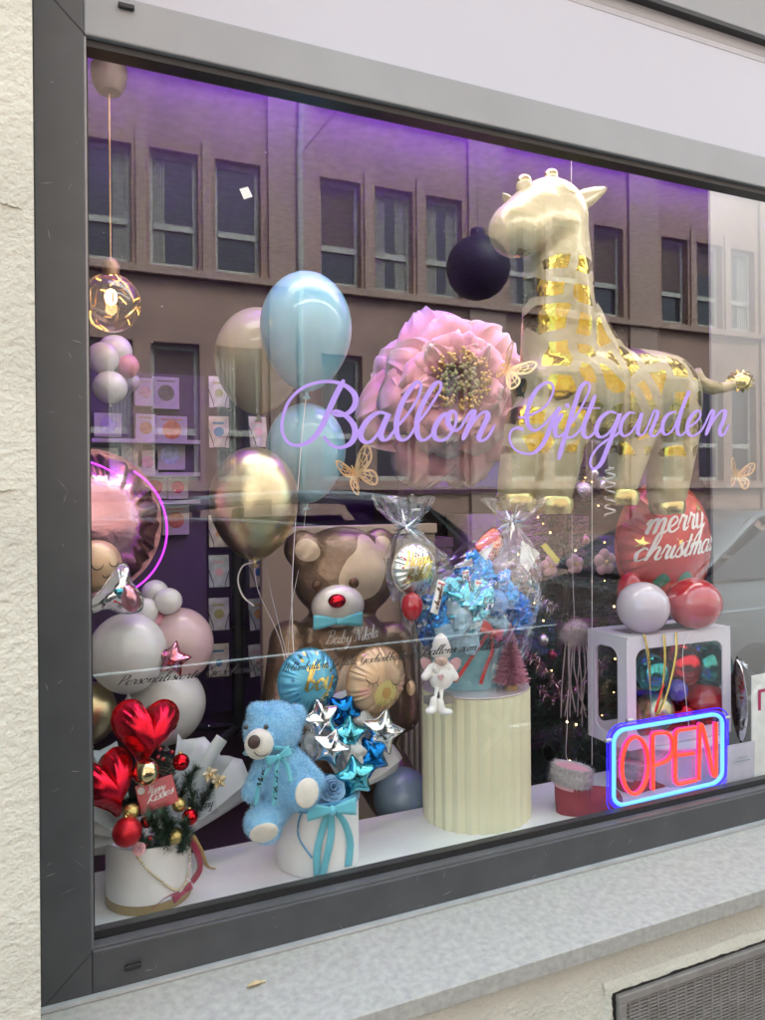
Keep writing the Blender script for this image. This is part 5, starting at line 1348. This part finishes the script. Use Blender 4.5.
# open sign
ny = .062; k5 = 140 / 765
nv = lambda x, y, d=0: P(600 + x * k5, 690 + y * k5, ny + d)
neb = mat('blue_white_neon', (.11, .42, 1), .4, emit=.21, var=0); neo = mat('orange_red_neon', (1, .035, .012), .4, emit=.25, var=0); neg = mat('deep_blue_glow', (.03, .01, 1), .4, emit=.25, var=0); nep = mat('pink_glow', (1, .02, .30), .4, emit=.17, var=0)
sg_ = T('neon_sign', 'clear acrylic neon sign reading OPEN in orange with pale blue border', 'neon sign', nv(380, 650))
def rr(x0, y0, x1, y1, sl, r, n=8):
    out = []
    for (cx_, cy2, a0) in ((x1 - r, y0 + r, 0), (x0 + r, y0 + r, 90), (x0 + r, y1 - r, 180), (x1 - r, y1 - r, 270)):
        for i in range(n + 1):
            t = radians(a0 + 90 * i / n); x = cx_ + r * cos(t); y = cy2 - r * sin(t); f = (x - 75) / 590
            top, bot = 225 - 100 * f, 640 - 140 * f; out.append((x, top + (bot - top) * (y / 400)))
    return out
ring = rr(75, 0, 668, 400, 0, 62)
B().tube([nv(x, y) for x, y in ring], .0052, 10, True).build('border_tube', neb, sg_)
B().tube([nv(x, y, .007) for x, y in rr(60, -10, 682, 412, 0, 66)], .0055, 8, True).build('halo_tube', neg, sg_)  # blue halo scattered in the acrylic, painted as a second glowing tube
big = rr(38, -34, 700, 436, 0, 75)
ac = B().poly([nv(x, y, .012) for x, y in big]).build('backboard', clear('blue_acrylic', (.93, .93, 1), .03, .8), sg_, False, solid=.003)
B().tube([nv(x, y, .012) for x, y in big], .0016, 6, True).build('board_edge', mat('blue_lit_edge', (.03, .015, .9), .3, emit=.14, var=0), sg_)  # neon light caught in the board edge, painted as emission
lets = [('letter_o', [[(192 + 72 * cos(a) + 0, 412 + 156 * sin(a) - 8 * cos(a)) for a in [2 * pi * i / 40 for i in range(40)]]], True), ('letter_p', [[(290, 545), (289, 400), (288, 262), (298, 240), (325, 234), (365, 234), (392, 258), (400, 300), (393, 350), (360, 388), (294, 412)]], False),
        ('letter_e', [[(526, 204), (470, 214), (432, 220), (415, 240), (412, 300), (412, 400), (412, 480), (420, 508), (440, 512), (526, 492)], [(416, 355), (465, 351), (512, 344)]], False), ('letter_n', [[(540, 490), (543, 380), (546, 205), (552, 190), (562, 205), (590, 320), (616, 450), (625, 468), (633, 455), (634, 330), (633, 178)]], False)]
for nm, sts, cl in lets:
    b = B(); b2 = B()
    for q in sts:
        pts = [nv(x, y) for x, y in q]; pts = pts if cl else crs(pts, 5); b.tube(pts, .0047, 10, cl)
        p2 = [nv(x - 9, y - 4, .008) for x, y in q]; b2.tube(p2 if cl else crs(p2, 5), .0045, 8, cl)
    o = b.build(nm, neo, sg_); b2.build('halo_tube', nep, o)  # pink halo beside each letter painted as a dimmer glowing tube
for x, y in ((42, 275), (160, 165), (690, 150)): B().lathe([(.005, -.008), (.005, .01)], nv(x, y, .006), 12, rot(0, 90, 90)).build('mounting_bolt', MATS['zinc'], sg_)

# cards, poster and chrome balloon number at the right
q = P(743, 770, .10); s = mpp(743, .1)
dc = B().prism([P(728, 746, .07), P(755, 741, .07), P(754, 788, .06), P(727, 794, .06)], (0, .003, 0)).build('display_card', mat('frosted_card', (.50, .47, .56), .3), None, False, top=('small pale card leaning on the ledge right of the open sign', 'card'))
b = B(); cf = lambda u, v: P(u, v, .062) + V((0, -.0035, 0))
for u0, u1, v in ((737, 746, 757), (734, 749, 761)): b.poly([cf(u0, v), cf(u1, v - (u1 - u0) * .18), cf(u1, v + 1.2 - (u1 - u0) * .18), cf(u0, v + 1.2)])
b.build('grey_print_line', mat('grey_print', (.3, .34, .36)), dc, False)
po = T('poster', 'white poster with magenta frame at the right edge', 'poster', P(775, 790, .1))
B().prism([P(752, 676, .10), P(830, 660, .10), P(830, 790, .09), P(752, 790, .09)], (0, .003, 0)).build('sheet', pw, po, False)
mg = mat('magenta_print', (.42, .01, .10), .4, var=0); b = B()
fr_ = lambda x, y: P(758 + x, 690 + y - x * .2, .097)
for x0_, y0_, x1_, y1_ in ((0, 0, 60, 3), (0, 3, 3, 42), (0, 42, 60, 45)): b.poly([fr_(x0_, y0_), fr_(x1_, y0_), fr_(x1_, y1_), fr_(x0_, y1_)])
b.build('frame_print', mg, po, False)
c = P(739, 700, .3); s = mpp(739, .3)
foil([(x * (.15 + .03 * cos(6 * y)), y) for x, y in disc(60)], c, (26 * s, 42 * s), .03, rot(0, 0, -3), .5, 16, 14, seed=4).build('foil_balloon', foilm('mirror_foil', (.8, .78, .82), .08, .4, 20), top=('narrow mirrored silver foil balloon right of the balloon box', 'balloon'))
tag(needles(B(), [P(736, 664, .3), P(741, 662, .3), P(746, 668, .3)], 160, .014, .0012, .9, random.Random(8)).build('tinsel_tuft', silverfoil, None, False), 'silver tinsel tuft on top of the narrow mirrored balloon', 'tinsel')
# ------------------------------------------------------------------ giant paper flower
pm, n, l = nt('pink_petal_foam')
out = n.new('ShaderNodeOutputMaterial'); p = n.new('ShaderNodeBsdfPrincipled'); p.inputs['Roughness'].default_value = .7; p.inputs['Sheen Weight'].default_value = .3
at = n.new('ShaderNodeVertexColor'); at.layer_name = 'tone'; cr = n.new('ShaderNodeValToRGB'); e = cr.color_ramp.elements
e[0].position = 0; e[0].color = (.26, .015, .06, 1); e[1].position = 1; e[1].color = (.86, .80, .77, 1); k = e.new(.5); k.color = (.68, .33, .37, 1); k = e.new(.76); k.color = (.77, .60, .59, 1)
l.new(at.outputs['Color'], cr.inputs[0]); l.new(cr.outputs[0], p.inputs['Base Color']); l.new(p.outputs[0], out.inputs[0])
fy = .95; s = mpp(450, fy) * 1.07; fc = P(453, 393, fy)
fw = T('giant_flower', 'huge pink paper peony with ruffled pale edges behind the word Ballon', 'paper flower', fc - V((0, 0, .3)))
rnd = random.Random(14)
Rf = rot(-22, -6)
for ring, (k, rin, L, wd_, lift, tilt) in enumerate(((8, 22, 66, 36, .03, .03), (7, 20, 50, 30, -.06, .13), (6, 20, 36, 24, -.10, .14), (5, 22, 22, 17, -.13, .10))):
    for i in range(k):
        a = 2 * pi * (i + .5 * (ring % 2) + rnd.uniform(-.12, .12)) / k + .3; LL = L * rnd.uniform(.85, 1.15); ww = wd_ * rnd.uniform(.85, 1.15); sd2 = rnd.random() * 40
        G = []; tone = []
        for q in range(13):
            h = q / 12; row = []
            for j in range(17):
                x = (j / 16 - .5) * 2; pr = sin(pi * (.16 + .70 * h)) ** .7; edge = max(h ** 3, abs(x) ** 5 * .8)
                ruf = .036 * noise.noise((x * 3.5, h * 2, sd2)) * (.3 + 1.4 * edge) + .012 * sin(x * 11 + sd2) * h * h
                rr_ = rin * .6 + LL * h * (1 - .10 * x * x) + 2.2 * noise.noise((x * 4, sd2, 3)) * h
                tx = ww * x * pr
                px, pz = rr_ * cos(a) - tx * sin(a), rr_ * sin(a) + tx * cos(a)
                dep = lift - tilt * (1 - (1 - h) ** 2) * .55 + .05 * x * x * h + ruf + (.16 * max(0, h - .7) ** 1.5 / .28 if ring < 3 else 0)
                row.append(fc + Rf @ V((px * s * 1.1, dep, pz * s * 1.14)))
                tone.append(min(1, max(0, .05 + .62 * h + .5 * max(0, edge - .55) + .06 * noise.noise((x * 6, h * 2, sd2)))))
            G.append(row)
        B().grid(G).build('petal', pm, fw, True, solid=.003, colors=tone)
og = mat('olive_stamen', (.24, .24, .10), .6, c2=(.36, .33, .14), vs=90); gst = mat('gold_stamen', (.62, .42, .14), .4, metal=.6, var=.2, vs=60)
b = B(); b2 = B()
for i in range(230):
    r = 27 * sqrt(rnd.random()); a = rnd.uniform(0, 2 * pi); c = fc + Rf @ V((r * cos(a) * s, -.20 + .0008 * r - rnd.uniform(0, .03), r * sin(a) * s)); q = b if r < 17 else b2
    q.ell(c, rnd.uniform(.005, .008), None, 8, 6); q.tube([c, c + Rf @ V((-.1 * r * cos(a) * s, .12, -.1 * r * sin(a) * s))], .001, 4)
b.build('stamen_heart', og, fw); b2.build('stamen_ring', gst, fw)
B().ell(fc + Rf @ V((0, -.03, 0)), (.06, .03, .06), Rf).build('flower_base', mat('dark_pink', (.35, .05, .12), .8), fw)

# butterflies
def butterfly(u, v, y, sz, roll, lab, m, fold=40):
    s = mpp(u, y) * sz; c = P(u, v, y); o = T('paper_butterfly', lab, 'butterfly', c, 'gold butterflies by the pane')
    Rr = rot(0, 0, roll)
    for sgn in (-1, 1):
        R = Rr @ Matrix.Rotation(radians(-sgn * fold), 3, 'Z')
        for nm, pts in (('forewing', [(1, 1), (6, 8), (13, 15), (19, 17), (20, 12), (17, 5), (9, 0)]), ('hindwing', [(1, 0), (8, -1), (14, -4), (15, -10), (11, -15), (5, -10)])):
            f = lambda x, z: c + R @ V((sgn * x * s, 0, z * s)); ol = crs([(x, z, 0) for x, z in pts], 5, True); b = B()
            write([ol + [ol[0], ol[1]]], 1.5, 1.9, f, b); cx_ = sum(p[0] for p in pts) / len(pts); cz_ = sum(p[1] for p in pts) / len(pts)
            for x, z in pts: write([crs([(1, .3, 0), ((1 + x) / 2 + .6, (z + .3) / 2 - .5, 0), (x, z, 0)], 5)], .8, 1.1, f, b)
            for k in (.45, .72): write([[V((1 + (p.x - 1) * k, p.y * k, 0)) for p in ol + ol[:1]]], .7, 1.0, f, b)
            b.build(nm, m, o, False, solid=.0005)
    B().tube([c + Rr @ V((0, -.002, z * s)) for z in (-8, -4, 0, 4, 7)], [.0006, .0016, .002, .0018, .0012], 8).build('thorax', m, o)
goldb = mat('rose_gold_card', (.80, .52, .26), .3, metal=.75, var=.05)
butterfly(355, 473, .10, 1.25, -28, 'rose gold filigree butterfly under the big letter B', goldb)
butterfly(507, 370, .10, 1.15, 35, 'rose gold filigree butterfly beside the giraffe chest', goldb)
butterfly(737, 475, .52, .85, 10, 'faint small gold butterfly stuck to the white partition', mat('pale_gold_card', (.62, .44, .28), .5, metal=.2), 20)

# amber globe lamp
c = P(111, 303, .7); s = mpp(111, .7)
lp_ = T('pendant_lamp', 'glowing amber globe lamp hanging on a long cord at the left', 'pendant lamp', c)
top = P(97, 78, .7); top = V((c.x, c.y, 3.4))
B().tube([c + V((0, 0, 38 * s)), top], .0022, 6).build('cord', mat('brass_cord', (.45, .26, .12), .4, metal=.5), lp_)
B().lathe([(.001, -.07), (.030, -.066), (.042, -.045), (.046, -.015), (.046, 0)], V((c.x, c.y, 2.83)), 30).build('ceiling_rose', mat('bronze_rose', (.07, .045, .04), .5, metal=.4), lp_)
B().lathe([(8 * s, 26 * s), (9 * s, 38 * s), (5 * s, 44 * s), (.001, 46 * s)], c, 24).build('socket', mat('bronze_socket', (.22, .13, .07), .4, metal=.6), lp_)
B().ell(c, 29 * s).build('globe', clear('smoke_glass', (.80, .70, .66), .06, .9), lp_)
rnd = random.Random(6); gl = mat('lit_gold_flake', (1, .55, .12), .3, emit=.45, var=0)
b = B(); b2 = B()
for i in range(46):
    a = rnd.uniform(0, 2 * pi); t = rnd.uniform(-1.1, 1.1); q = b if i % 3 == 0 else b2; pts = []; da, dt = rnd.choice(((.09, 0), (0, .12), (.06, .07)))
    for k in range(rnd.randint(3, 7)): pts.append(c + V((cos(a + da * k) * cos(t + dt * k), sin(a + da * k) * cos(t + dt * k), sin(t + dt * k))) * (28.6 * s))
    q.tube(pts, rnd.uniform(.0012, .003), 5)
b.build('lit_flakes', gl, lp_); b2.build('gold_flakes', gold, lp_)
B().ell(c + V((0, 0, 6 * s)), (6 * s, 6 * s, 8 * s)).build('bulb', mat('bulb_glow', (1, .62, .25), .3, emit=4, var=0), lp_)

# ------------------------------------------------------------------ back of the shop
wood = mat('dark_stand', (.02, .018, .022), .5); 
paper_cols = [(.60, .56, .52), (.62, .58, .48), (.55, .56, .60), (.62, .50, .46), (.50, .58, .55)]
pap = [mat('card_paper_%d' % i, c, .5, c2=[x * .55 for x in c], vs=28, det=1) for i, c in enumerate(paper_cols)]
ry = 1.1; rk = T('card_rack', 'black revolving rack full of greeting cards behind the gold balloon', 'card rack', P(238, 735, ry))
z0 = P(238, 735, ry).z; zt_ = P(238, 350, ry).z; x = P(238, 600, ry).x; s = mpp(238, ry)
B().tube([(x, ry, z0), (x, ry, zt_)], .022, 12).build('pole', wood, rk)
b = B()
for k in range(4): a = pi / 4 + pi / 2 * k; b.tube([(x, ry, z0 + .03), (x + .26 * cos(a), ry + .26 * sin(a), z0)], .014, 8)
b.build('foot', wood, rk)
k = 0; words_ = ['bears', 'a bouquet', 'a heart', 'grey script', 'a house', 'leaves', 'balloons', 'a cake', 'a garland', 'a lantern']
rowsV = (392, 432, 531, 571, 614, 660); names = ['topmost', 'second from the top', 'third from the top', 'fourth from the top', 'fifth from the top', 'lowest']
for col, u in ((0, 219), (1, 258)):
    for ri, v in enumerate(rowsV):
        p_ = P(u, v, ry - .05); hw, hh = 9.5 * s, 15.5 * s; R = rot(-8 + 20 * col, -8)
        cd = B().box((-hw, -.002, -hh), (hw, .002, hh), R, p_).build('greeting_card', pap[(k * 2 + ri) % 5], None, False, top=('%s card in the %s column of the black rack' % (names[ri], ('left', 'right')[col]), 'greeting card', 'cards on the black rack')); k += 1
        b = B(); f = lambda a, q: p_ + R @ V((a, -.0032, q)); m_ = [MATS['dusty_pink_felt'], og, MATS['navy_print'], MATS['ochre_print']][k % 4]
        b.poly([f(q[0], q[1]) for q in circ(0, -.15 * hh + .004 * (k % 3), hw * (.35 + .08 * (k % 3)), 14)]); b.poly([f(-hw * .6, hh * .62), f(-hw * .6, hh * .5), f(hw * .5, hh * .5), f(hw * .5, hh * .62)]); b.build('card_motif', m_, cd, False)
        b = B(); c0 = p_
        b.tube([c0 + R @ V((-hw * 1.15, -.01, hh * .3)), c0 + R @ V((-hw * .6, -.014, -hh * .75)), c0 + R @ V((-hw * .55, -.014, -hh * 1.05)), c0 + R @ V((hw * .55, -.014, -hh * 1.05)), c0 + R @ V((hw * .6, -.014, -hh * .75)), c0 + R @ V((hw * 1.15, -.01, hh * .3))], .0014, 5)
        b.tube([c0 + R @ V((0, .005, -hh * 1.05)), V((x, ry, c0.z - hh * 1.05))], .003, 5); b.build('wire_pocket', wood, rk)
# framed pictures and shelf on a board at the far left
fy2 = 1.9; fmt = mat('pale_frame', (.42, .38, .36), .5, var=.1)
board = B().box((P(40, 400, fy2 + .03).x, fy2 + .03, P(150, 640, fy2).z), (P(205, 400, fy2 + .03).x, fy2 + .05, P(150, 372, fy2).z)).build('display_board', mat('plum_board', (.08, .055, .08), .8, var=.15, vs=3), smooth=False, top=('plum coloured board carrying pictures at the back left', 'board'))
pl = [(104, 462, 13, 14, 'grey'), (132, 455, 10, 13, 'cream'), (145, 392, 10, 14, 'tan'), (166, 393, 13, 16, 'olive round'), (146, 428, 10, 14, 'ochre'), (172, 430, 15, 14, 'orange'), (108, 425, 13, 12, 'lilac'), (148, 462, 10, 12, 'rose'), (170, 455, 15, 15, 'pale blue'), (155, 487, 12, 12, 'red'), (178, 487, 10, 12, 'crimson'), (176, 520, 13, 15, 'rust')]
mcol = {'grey': (.3, .3, .32), 'cream': (.5, .45, .35), 'tan': (.4, .3, .2), 'olive round': (.12, .14, .06), 'ochre': (.4, .28, .1), 'orange': (.5, .2, .06), 'lilac': (.35, .28, .42), 'rose': (.5, .25, .3), 'pale blue': (.4, .44, .55), 'red': (.45, .05, .08), 'crimson': (.5, .03, .1), 'rust': (.4, .12, .06)}
for u, v, hw, hh, nm in pl:
    s = mpp(u, fy2); p_ = P(u, v, fy2); o = T('framed_picture', 'small pale framed picture with %s motif on the plum board' % nm, 'picture', p_ - V((0, 0, hh * s)), 'pictures on the plum board')
    B().box((p_.x - hw * s, fy2, p_.z - hh * s), (p_.x + hw * s, fy2 + .028, p_.z + hh * s)).build('frame', fmt, o, False, bevel=.002)
    b = B(); b.poly([(p_.x + q[0], fy2 - .002, p_.z + q[1]) for q in circ(0, 0, hw * s * .62, 20)]); b.poly([(p_.x - hw * s * .7, fy2 - .0015, p_.z + hh * s * .78), (p_.x + hw * s * .7, fy2 - .0015, p_.z + hh * s * .78), (p_.x + hw * s * .7, fy2 - .0015, p_.z + hh * s * .7), (p_.x - hw * s * .7, fy2 - .0015, p_.z + hh * s * .7)])
    b.build('motif', mat('motif_' + nm.split()[0], mcol[nm], .6, var=.3, vs=50), o, False)
for v in (440, 474, 503):
    p_, q_ = P(92, v, fy2 - .04), P(200, v, fy2 - .04); tag(B().box((p_.x, fy2 - .05, p_.z - .008), (q_.x, fy2 + .029, p_.z + .008)).build('picture_ledge', fmt, None, False), 'narrow pale picture ledge on the plum board, %s of three' % {440: 'upper', 474: 'middle', 503: 'lowest'}[v], 'ledge', 'ledges on the plum board')
# beige screen behind the bear, grey curtain panel
scr = T('folding_screen', 'beige panel screen standing behind the brown bear balloon', 'screen', (P(345, 760, .95).x, .95, .0))
xa, xb = P(262, 600, .95).x, P(436, 600, .95).x; za = P(345, 536, .95).z
bei = mat('beige_panel', (.38, .30, .24), .7, var=.08, vs=3); bei2 = mat('grey_beige_panel', (.33, .29, .27), .75, var=.08, vs=4)
b = B(); b.box((xa, .95, .2), (xb, .98, za)); b.build('panel', bei, scr, False, bevel=.004)
b = B(); b.box((xa, .935, za + .0005), (xb, .99, za + .035)); b.build('top_rail', mat('cream_rail', (.5, .42, .33), .6), scr, False, bevel=.004)
b = B()
for k in range(6): u = 404 + 5.5 * k; q = P(u, 600, .93); b.tube([(q.x, .93, .2), (q.x, .93, za - .1)], .008, 8)
b.build('fluted_strip', bei2, scr)
# shelf unit behind the flower and tree
su = T('shelf_unit', 'dark shelf unit with baskets at the back of the shop', 'shelf unit', (P(500, 700, 2.0).x, 2.0, .0))
xa, xb = P(395, 500, 2.0).x, P(690, 500, 2.0).x; shm = mat('dark_walnut', (.075, .05, .05), .6, var=.2, vs=4)
b = B()
for z in (.35, .8, 1.25, 1.7, 2.1): b.box((xa, 1.9, z), (xb, 2.2, z + .03))
b.build('shelf', shm, su, False); b = B(); b.box((xa - .03, 1.9, .0), (xa - .0005, 2.2, 2.3)); b.box((xb + .0005, 1.9, 0), (xb + .03, 2.2, 2.3)); b.box((xa, 2.2005, 0), (xb, 2.22, 2.3)); b.build('side_panel', shm, su, False)
cols = [((.35, .25, .17), 'tan'), ((.40, .36, .34), 'grey'), ((.30, .10, .14), 'wine red'), ((.20, .12, .26), 'violet'), ((.45, .33, .34), 'dusty pink'), ((.24, .22, .14), 'olive'), ((.12, .2, .26), 'petrol')]
rnd = random.Random(17); i = 0
for zi, z in enumerate((.831, 1.281, 1.731)):
    xq = xa + .08
    while xq < xb - .25:
        w_ = rnd.uniform(.16, .26); h = rnd.uniform(.14, .32); cc, nm = cols[(i * 3 + zi) % 7]; m_ = mat('carton_%s' % nm.replace(' ', '_'), cc, .7, var=.15, vs=12)
        o = T('gift_carton', '%s carton on the %s board of the dark shelf, %s from left' % (nm, ('lower', 'middle', 'upper')[zi], ('first', 'second', 'third', 'fourth', 'fifth', 'sixth', 'seventh', 'eighth', 'ninth', 'tenth', 'eleventh', 'twelfth')[int((xq - xa) / .3) % 12]), 'carton', (xq + w_ / 2, 2.03, z), 'cartons on the dark shelf')
        B().box((xq, 1.94, z), (xq + w_, 2.15, z + h * .75)).build('carton_body', m_, o, False, bevel=.003); B().box((xq - .004, 1.935, z + h * .7501), (xq + w_ + .004, 2.155, z + h)).build('lid', m_, o, False, bevel=.003)
        xq += .3; i += 1
# christmas tree with lights and tinsel
ty = 1.15; s = mpp(565, ty); base = P(568, 800, ty); z0 = .0; topz = P(568, 430, ty).z
tx = base.x
ct_ = T('christmas_tree', 'dark artificial christmas tree with warm lights behind the pedestal', 'christmas tree', (tx, ty, z0))
B().tube([(tx, ty, z0), (tx, ty, topz)], [.03, .006], 10).build('trunk', mat('tree_trunk', (.06, .04, .03), .9), ct_)
rnd = random.Random(23); b = B(); tips = []
for i in range(420):
    h = rnd.random() ** 1.15; z = .35 + (topz - .35) * h; a = rnd.uniform(0, 2 * pi); L = (.50 * (1 - h) + .05) * rnd.uniform(.6, 1.1); c = V((tx, ty, z)); e = c + V((L * cos(a), L * sin(a), -.10 * L + rnd.uniform(-.02, .06)))
    tips.append(e)
    for q in range(int(16 + 60 * L)):
        t = rnd.uniform(.3, 1); p_ = c.lerp(e, t); d = (e - c).normalized(); w_ = V((rnd.gauss(0, 1), rnd.gauss(0, 1), rnd.gauss(0, 1))).normalized(); d2 = (d + w_ * .9).normalized() * rnd.uniform(.025, .05); sd2 = d2.cross(w_).normalized() * .0022
        b.add([p_ - sd2, p_ + sd2, p_ + d2], [(0, 1, 2)])
b.build('crown', mat('dark_fir', (.018, .04, .026), .7, c2=(.03, .06, .035), vs=9), ct_, False)
warm = mat('warm_led', (1, .52, .16), .4, emit=1.6, var=0); b = B(); k = 0; ends = []
front = sorted([e for e in tips if e.y < ty + .1], key=lambda e: e.z)
fl_ = T('fairy_lights', 'string of warm fairy lights wound round the dark christmas tree', 'fairy lights', (tx, ty - .3, .5))
pts = front[::6]
B().tube(crs(pts, 3), .0012, 4).build('wire', wood, fl_)
for e in pts[:70]: B().ell(e + V((0, -.012, 0)), rnd.uniform(.002, .0045), None, 8, 6).build('light_bulb', warm, fl_)
rt = foilm('rose_tinsel', (.62, .42, .48), .2, 0); st_ = foilm('silver_tinsel_strip', (.75, .70, .74), .2, 0)
def tinsel(pts, n, L, m, lab, seed=0):
    rnd = random.Random(seed); pts = crs(pts, 10); b = B().tube(pts, .002, 5)
    for i in range(n):
        c = pts[rnd.randrange(len(pts))]; d = V((rnd.gauss(0, 1), rnd.gauss(0, 1), rnd.gauss(0, 1))).normalized(); q = d.cross(V((rnd.random(), rnd.random(), rnd.random()))).normalized() * .0013; m_ = c + d * L * .5; e = c + d * L * rnd.uniform(.7, 1.1) + V((0, 0, -.006))
        b.add([c - q, c + q, m_ + q, m_ - q, e], [(0, 1, 2, 3), (3, 2, 4)])
    return tag(b.build('tinsel_garland', m, None, False), lab, 'garland', 'tinsel garlands on the christmas tree')
yt = .72
tinsel([P(536, 560, yt), P(520, 590, yt), P(514, 625, yt), P(530, 655, yt), P(545, 670, yt), P(560, 690, yt)], 520, .034, rt, 'rose tinsel garland hanging down the left side of the christmas tree', 1)
tinsel([P(540, 690, yt), P(556, 698, yt), P(575, 690, yt), P(596, 672, yt), P(604, 660, yt)], 380, .034, rt, 'rose tinsel garland swagging low between pedestal and balloon box', 2)
tinsel([P(528, 590, yt - .05), P(538, 598, yt - .05), P(548, 606, yt - .05), P(556, 605, yt - .05)], 240, .03, st_, 'short silver tinsel end sticking out beside the cellophane', 3)
mch = mat('matt_silver_ball', (.62, .60, .62), .3, metal=.9, var=0)
dsc = mat('disco_ball', (.70, .68, .70), .12, metal=1, bump=2, bs=160)
def tball(u, v, r, y, m, lab):
    c = P(u, v, y); s = mpp(u, y); o = T('bauble', lab, 'bauble', c, 'baubles on the christmas tree'); B().ell(c, r * s).build('ball', m, o); B().lathe([(r * s * .22, r * s * .95), (r * s * .2, r * s * 1.2), (.0005, r * s * 1.25)], c, 10).build('cap', gold, o)
for a in ((583, 491, 9, .75, dsc, 'mirror tiled silver bauble under the giraffe belly'), (604, 486, 7, .75, mch, 'smooth silver bauble beside the mirror tiled one'), (594, 474, 5, .78, mch, 'small silver bauble above the mirror tiled one'), (585, 540, 5, .8, mat('rose_ball', (.5, .22, .28), .25, metal=.7), 'small rose bauble on the christmas tree above the pink blossoms'), (543, 640, 6, .8, mch, 'silver bauble among the rose tinsel'), (552, 655, 5, .78, mat('wine_ball', (.25, .02, .06), .2, metal=.7), 'wine red bauble among the rose tinsel')): tball(*a)
blos = mat('pink_blossom', (.62, .38, .42), .8, sheen=.3)
for u, v, r, lab in ((604, 562, 13, 'pale pink fabric blossom left of the merry christmas balloon'), (574, 564, 10, 'dim pink fabric blossom in the middle of the dark tree'), (549, 566, 10, 'dim pink fabric blossom beside the cellophane')):
    y = .7 if u > 600 else .85; c = P(u, v, y); s = mpp(u, y); o = T('fabric_blossom', lab, 'blossom', c, 'fabric blossoms on the christmas tree')
    for k in range(5):
        a = 2 * pi * k / 5 + .4; B().ell(c + V((cos(a) * r * .55 * s, -.004, sin(a) * r * .55 * s)), (r * .5 * s, .012, r * .5 * s), None, 14, 8).build('petal', blos, o)
    B().ell(c + V((0, -.014, 0)), r * .2 * s, None, 10, 6).build('centre', gst, o)
# feather tassel, strings, curled ribbon
fea = mat('pale_pink_feather', (.52, .42, .44), .9, c2=(.62, .52, .52), vs=40)
c = P(575, 632, .45); s = mpp(575, .45); ft = T('feather_tassel', 'grey pink feather tassel with long strips hanging before the dark tree', 'tassel', c - V((0, 0, 90 * s)))
rnd = random.Random(40); b = B()
for i in range(2400):
    d = V((rnd.gauss(0, 1), rnd.gauss(0, 1), rnd.gauss(0, .7))).normalized(); q = d.cross(V((.2, .1, 1))).normalized() * .0008; o_ = c + V((d.x * 16 * s, d.y * 10 * s, d.z * 10 * s)); b.add([o_ - q, o_ + q, o_ + d * rnd.uniform(.01, .024) + V((0, 0, -.004))], [(0, 1, 2)])
b.ell(c, (16 * s, 10 * s, 10 * s)).build('feather_ball', fea, ft, False)
for k in range(9):
    u = 566 + 2.4 * k; b = B(); pts = crs([P(u, 640, .45), P(u + rnd.uniform(-3, 3), 665, .44), P(u + rnd.uniform(-5, 5), 690, .45), P(u + rnd.uniform(-6, 6), rnd.uniform(708, 730), .45)], 6); b.grid([[p_ + V((q * .0035, .002 * q, 0)) for q in (-1, 0, 1)] for p_ in pts]); b.build('fringe_strip', fea, ft, True, solid=.0008)
B().tube([c, P(572, 560, .45), P(573, 300, .45) + V((0, 0, .6))], .0008, 5).build('cord', M_rib, ft)
tag(B().tube([P(592, 440, .3), P(592, 600, .3), P(592, 765, .3)], .0011, 6).build('white_string', M_rib), 'straight white string hanging from giraffe belly to the santa boots', 'string')
hx = [P(609, 440, .36).lerp(P(609, 468, .36), i / 10) for i in range(11)] + [P(610, 468 + 48 * i / 90, .36) + V((.016 * cos(i * .38), .016 * sin(i * .38), 0)) for i in range(91)]
b = B(); b.grid([[p_ + V((0, 0, q * .003)) for q in (-1, 0, 1)] for p_ in hx]); b.build('curled_ribbon', M_rib, None, True, solid=.0006, top=('white corkscrew ribbon dangling below the giraffe belly', 'ribbon'))
warmw = mat('warm_lit_bulb', (1, .75, .4), .4, emit=1.5, var=0)
fl2 = T('fairy_lights', 'thin drop wire with two warm bulbs above the left santa boot', 'fairy lights', P(567, 750, .3)); B().tube(crs([P(568, 690, .3), P(567, 730, .3), P(566, 755, .3), P(570, 762, .28)], 6), .0008, 5).build('wire', M_rib, fl2)
for u, v in ((567, 722), (570, 761)): B().ell(P(u, v, .3), .003, None, 8, 6).build('light_bulb', warmw, fl2)
vio = mat('violet_felt', (.22, .07, .5), .7)
tag(B().prism([P(497, 492, .62), P(513, 504, .62), P(507, 525, .62), P(497, 528, .62)], (0, .003, 0)).build('pennant', vio, None, False), 'violet felt pennant between the giant flower and the giraffe foot', 'pennant')
tag(B().prism([P(541, 546, .3), P(546, 543, .3), P(560, 560, .3), P(556, 564, .3)], (0, .002, 0)).build('confetti_strip', mat('yellow_strip', (.5, .45, .08), .5), None, False), 'yellow paper strip at the right of the cellophane', 'paper')
# round black street lamp hung over the road, seen mirrored
c = PM(478, 268, 5.4); r = 32 * mpp(478, 5.4)
sl2 = T('street_lamp', 'round black lamp hung on a wire over the road, mirrored left of the giraffe head', 'street lamp', c)
B().ell(c, (r, r, r)).build('lamp_body', mat('black_lamp_enamel', (.02, .014, .035), .5, var=0), sl2); B().lathe([(r * .25, r * .95), (r * .22, r * 1.2), (.001, r * 1.25)], c, 16).build('lamp_cap', black, sl2)
B().tube([c + V((0, 0, r)), c + V((0, 0, r + 3))], .004, 6).build('suspension_cable', black, sl2); B().tube([(c.x, BY, c.z + r + 3.2), c + V((0, 0, r + 3)), (c.x, WY, c.z + r + 3.2)], .010, 6).build('span_wire', black, sl2)
S.cycles.use_denoising = True
S.cycles.max_bounces = 9; S.cycles.transparent_max_bounces = 24; S.cycles.glossy_bounces = 4; S.cycles.diffuse_bounces = 3
S.cycles.caustics_reflective = False; S.cycles.caustics_refractive = False; S.cycles.sample_clamp_indirect = 6
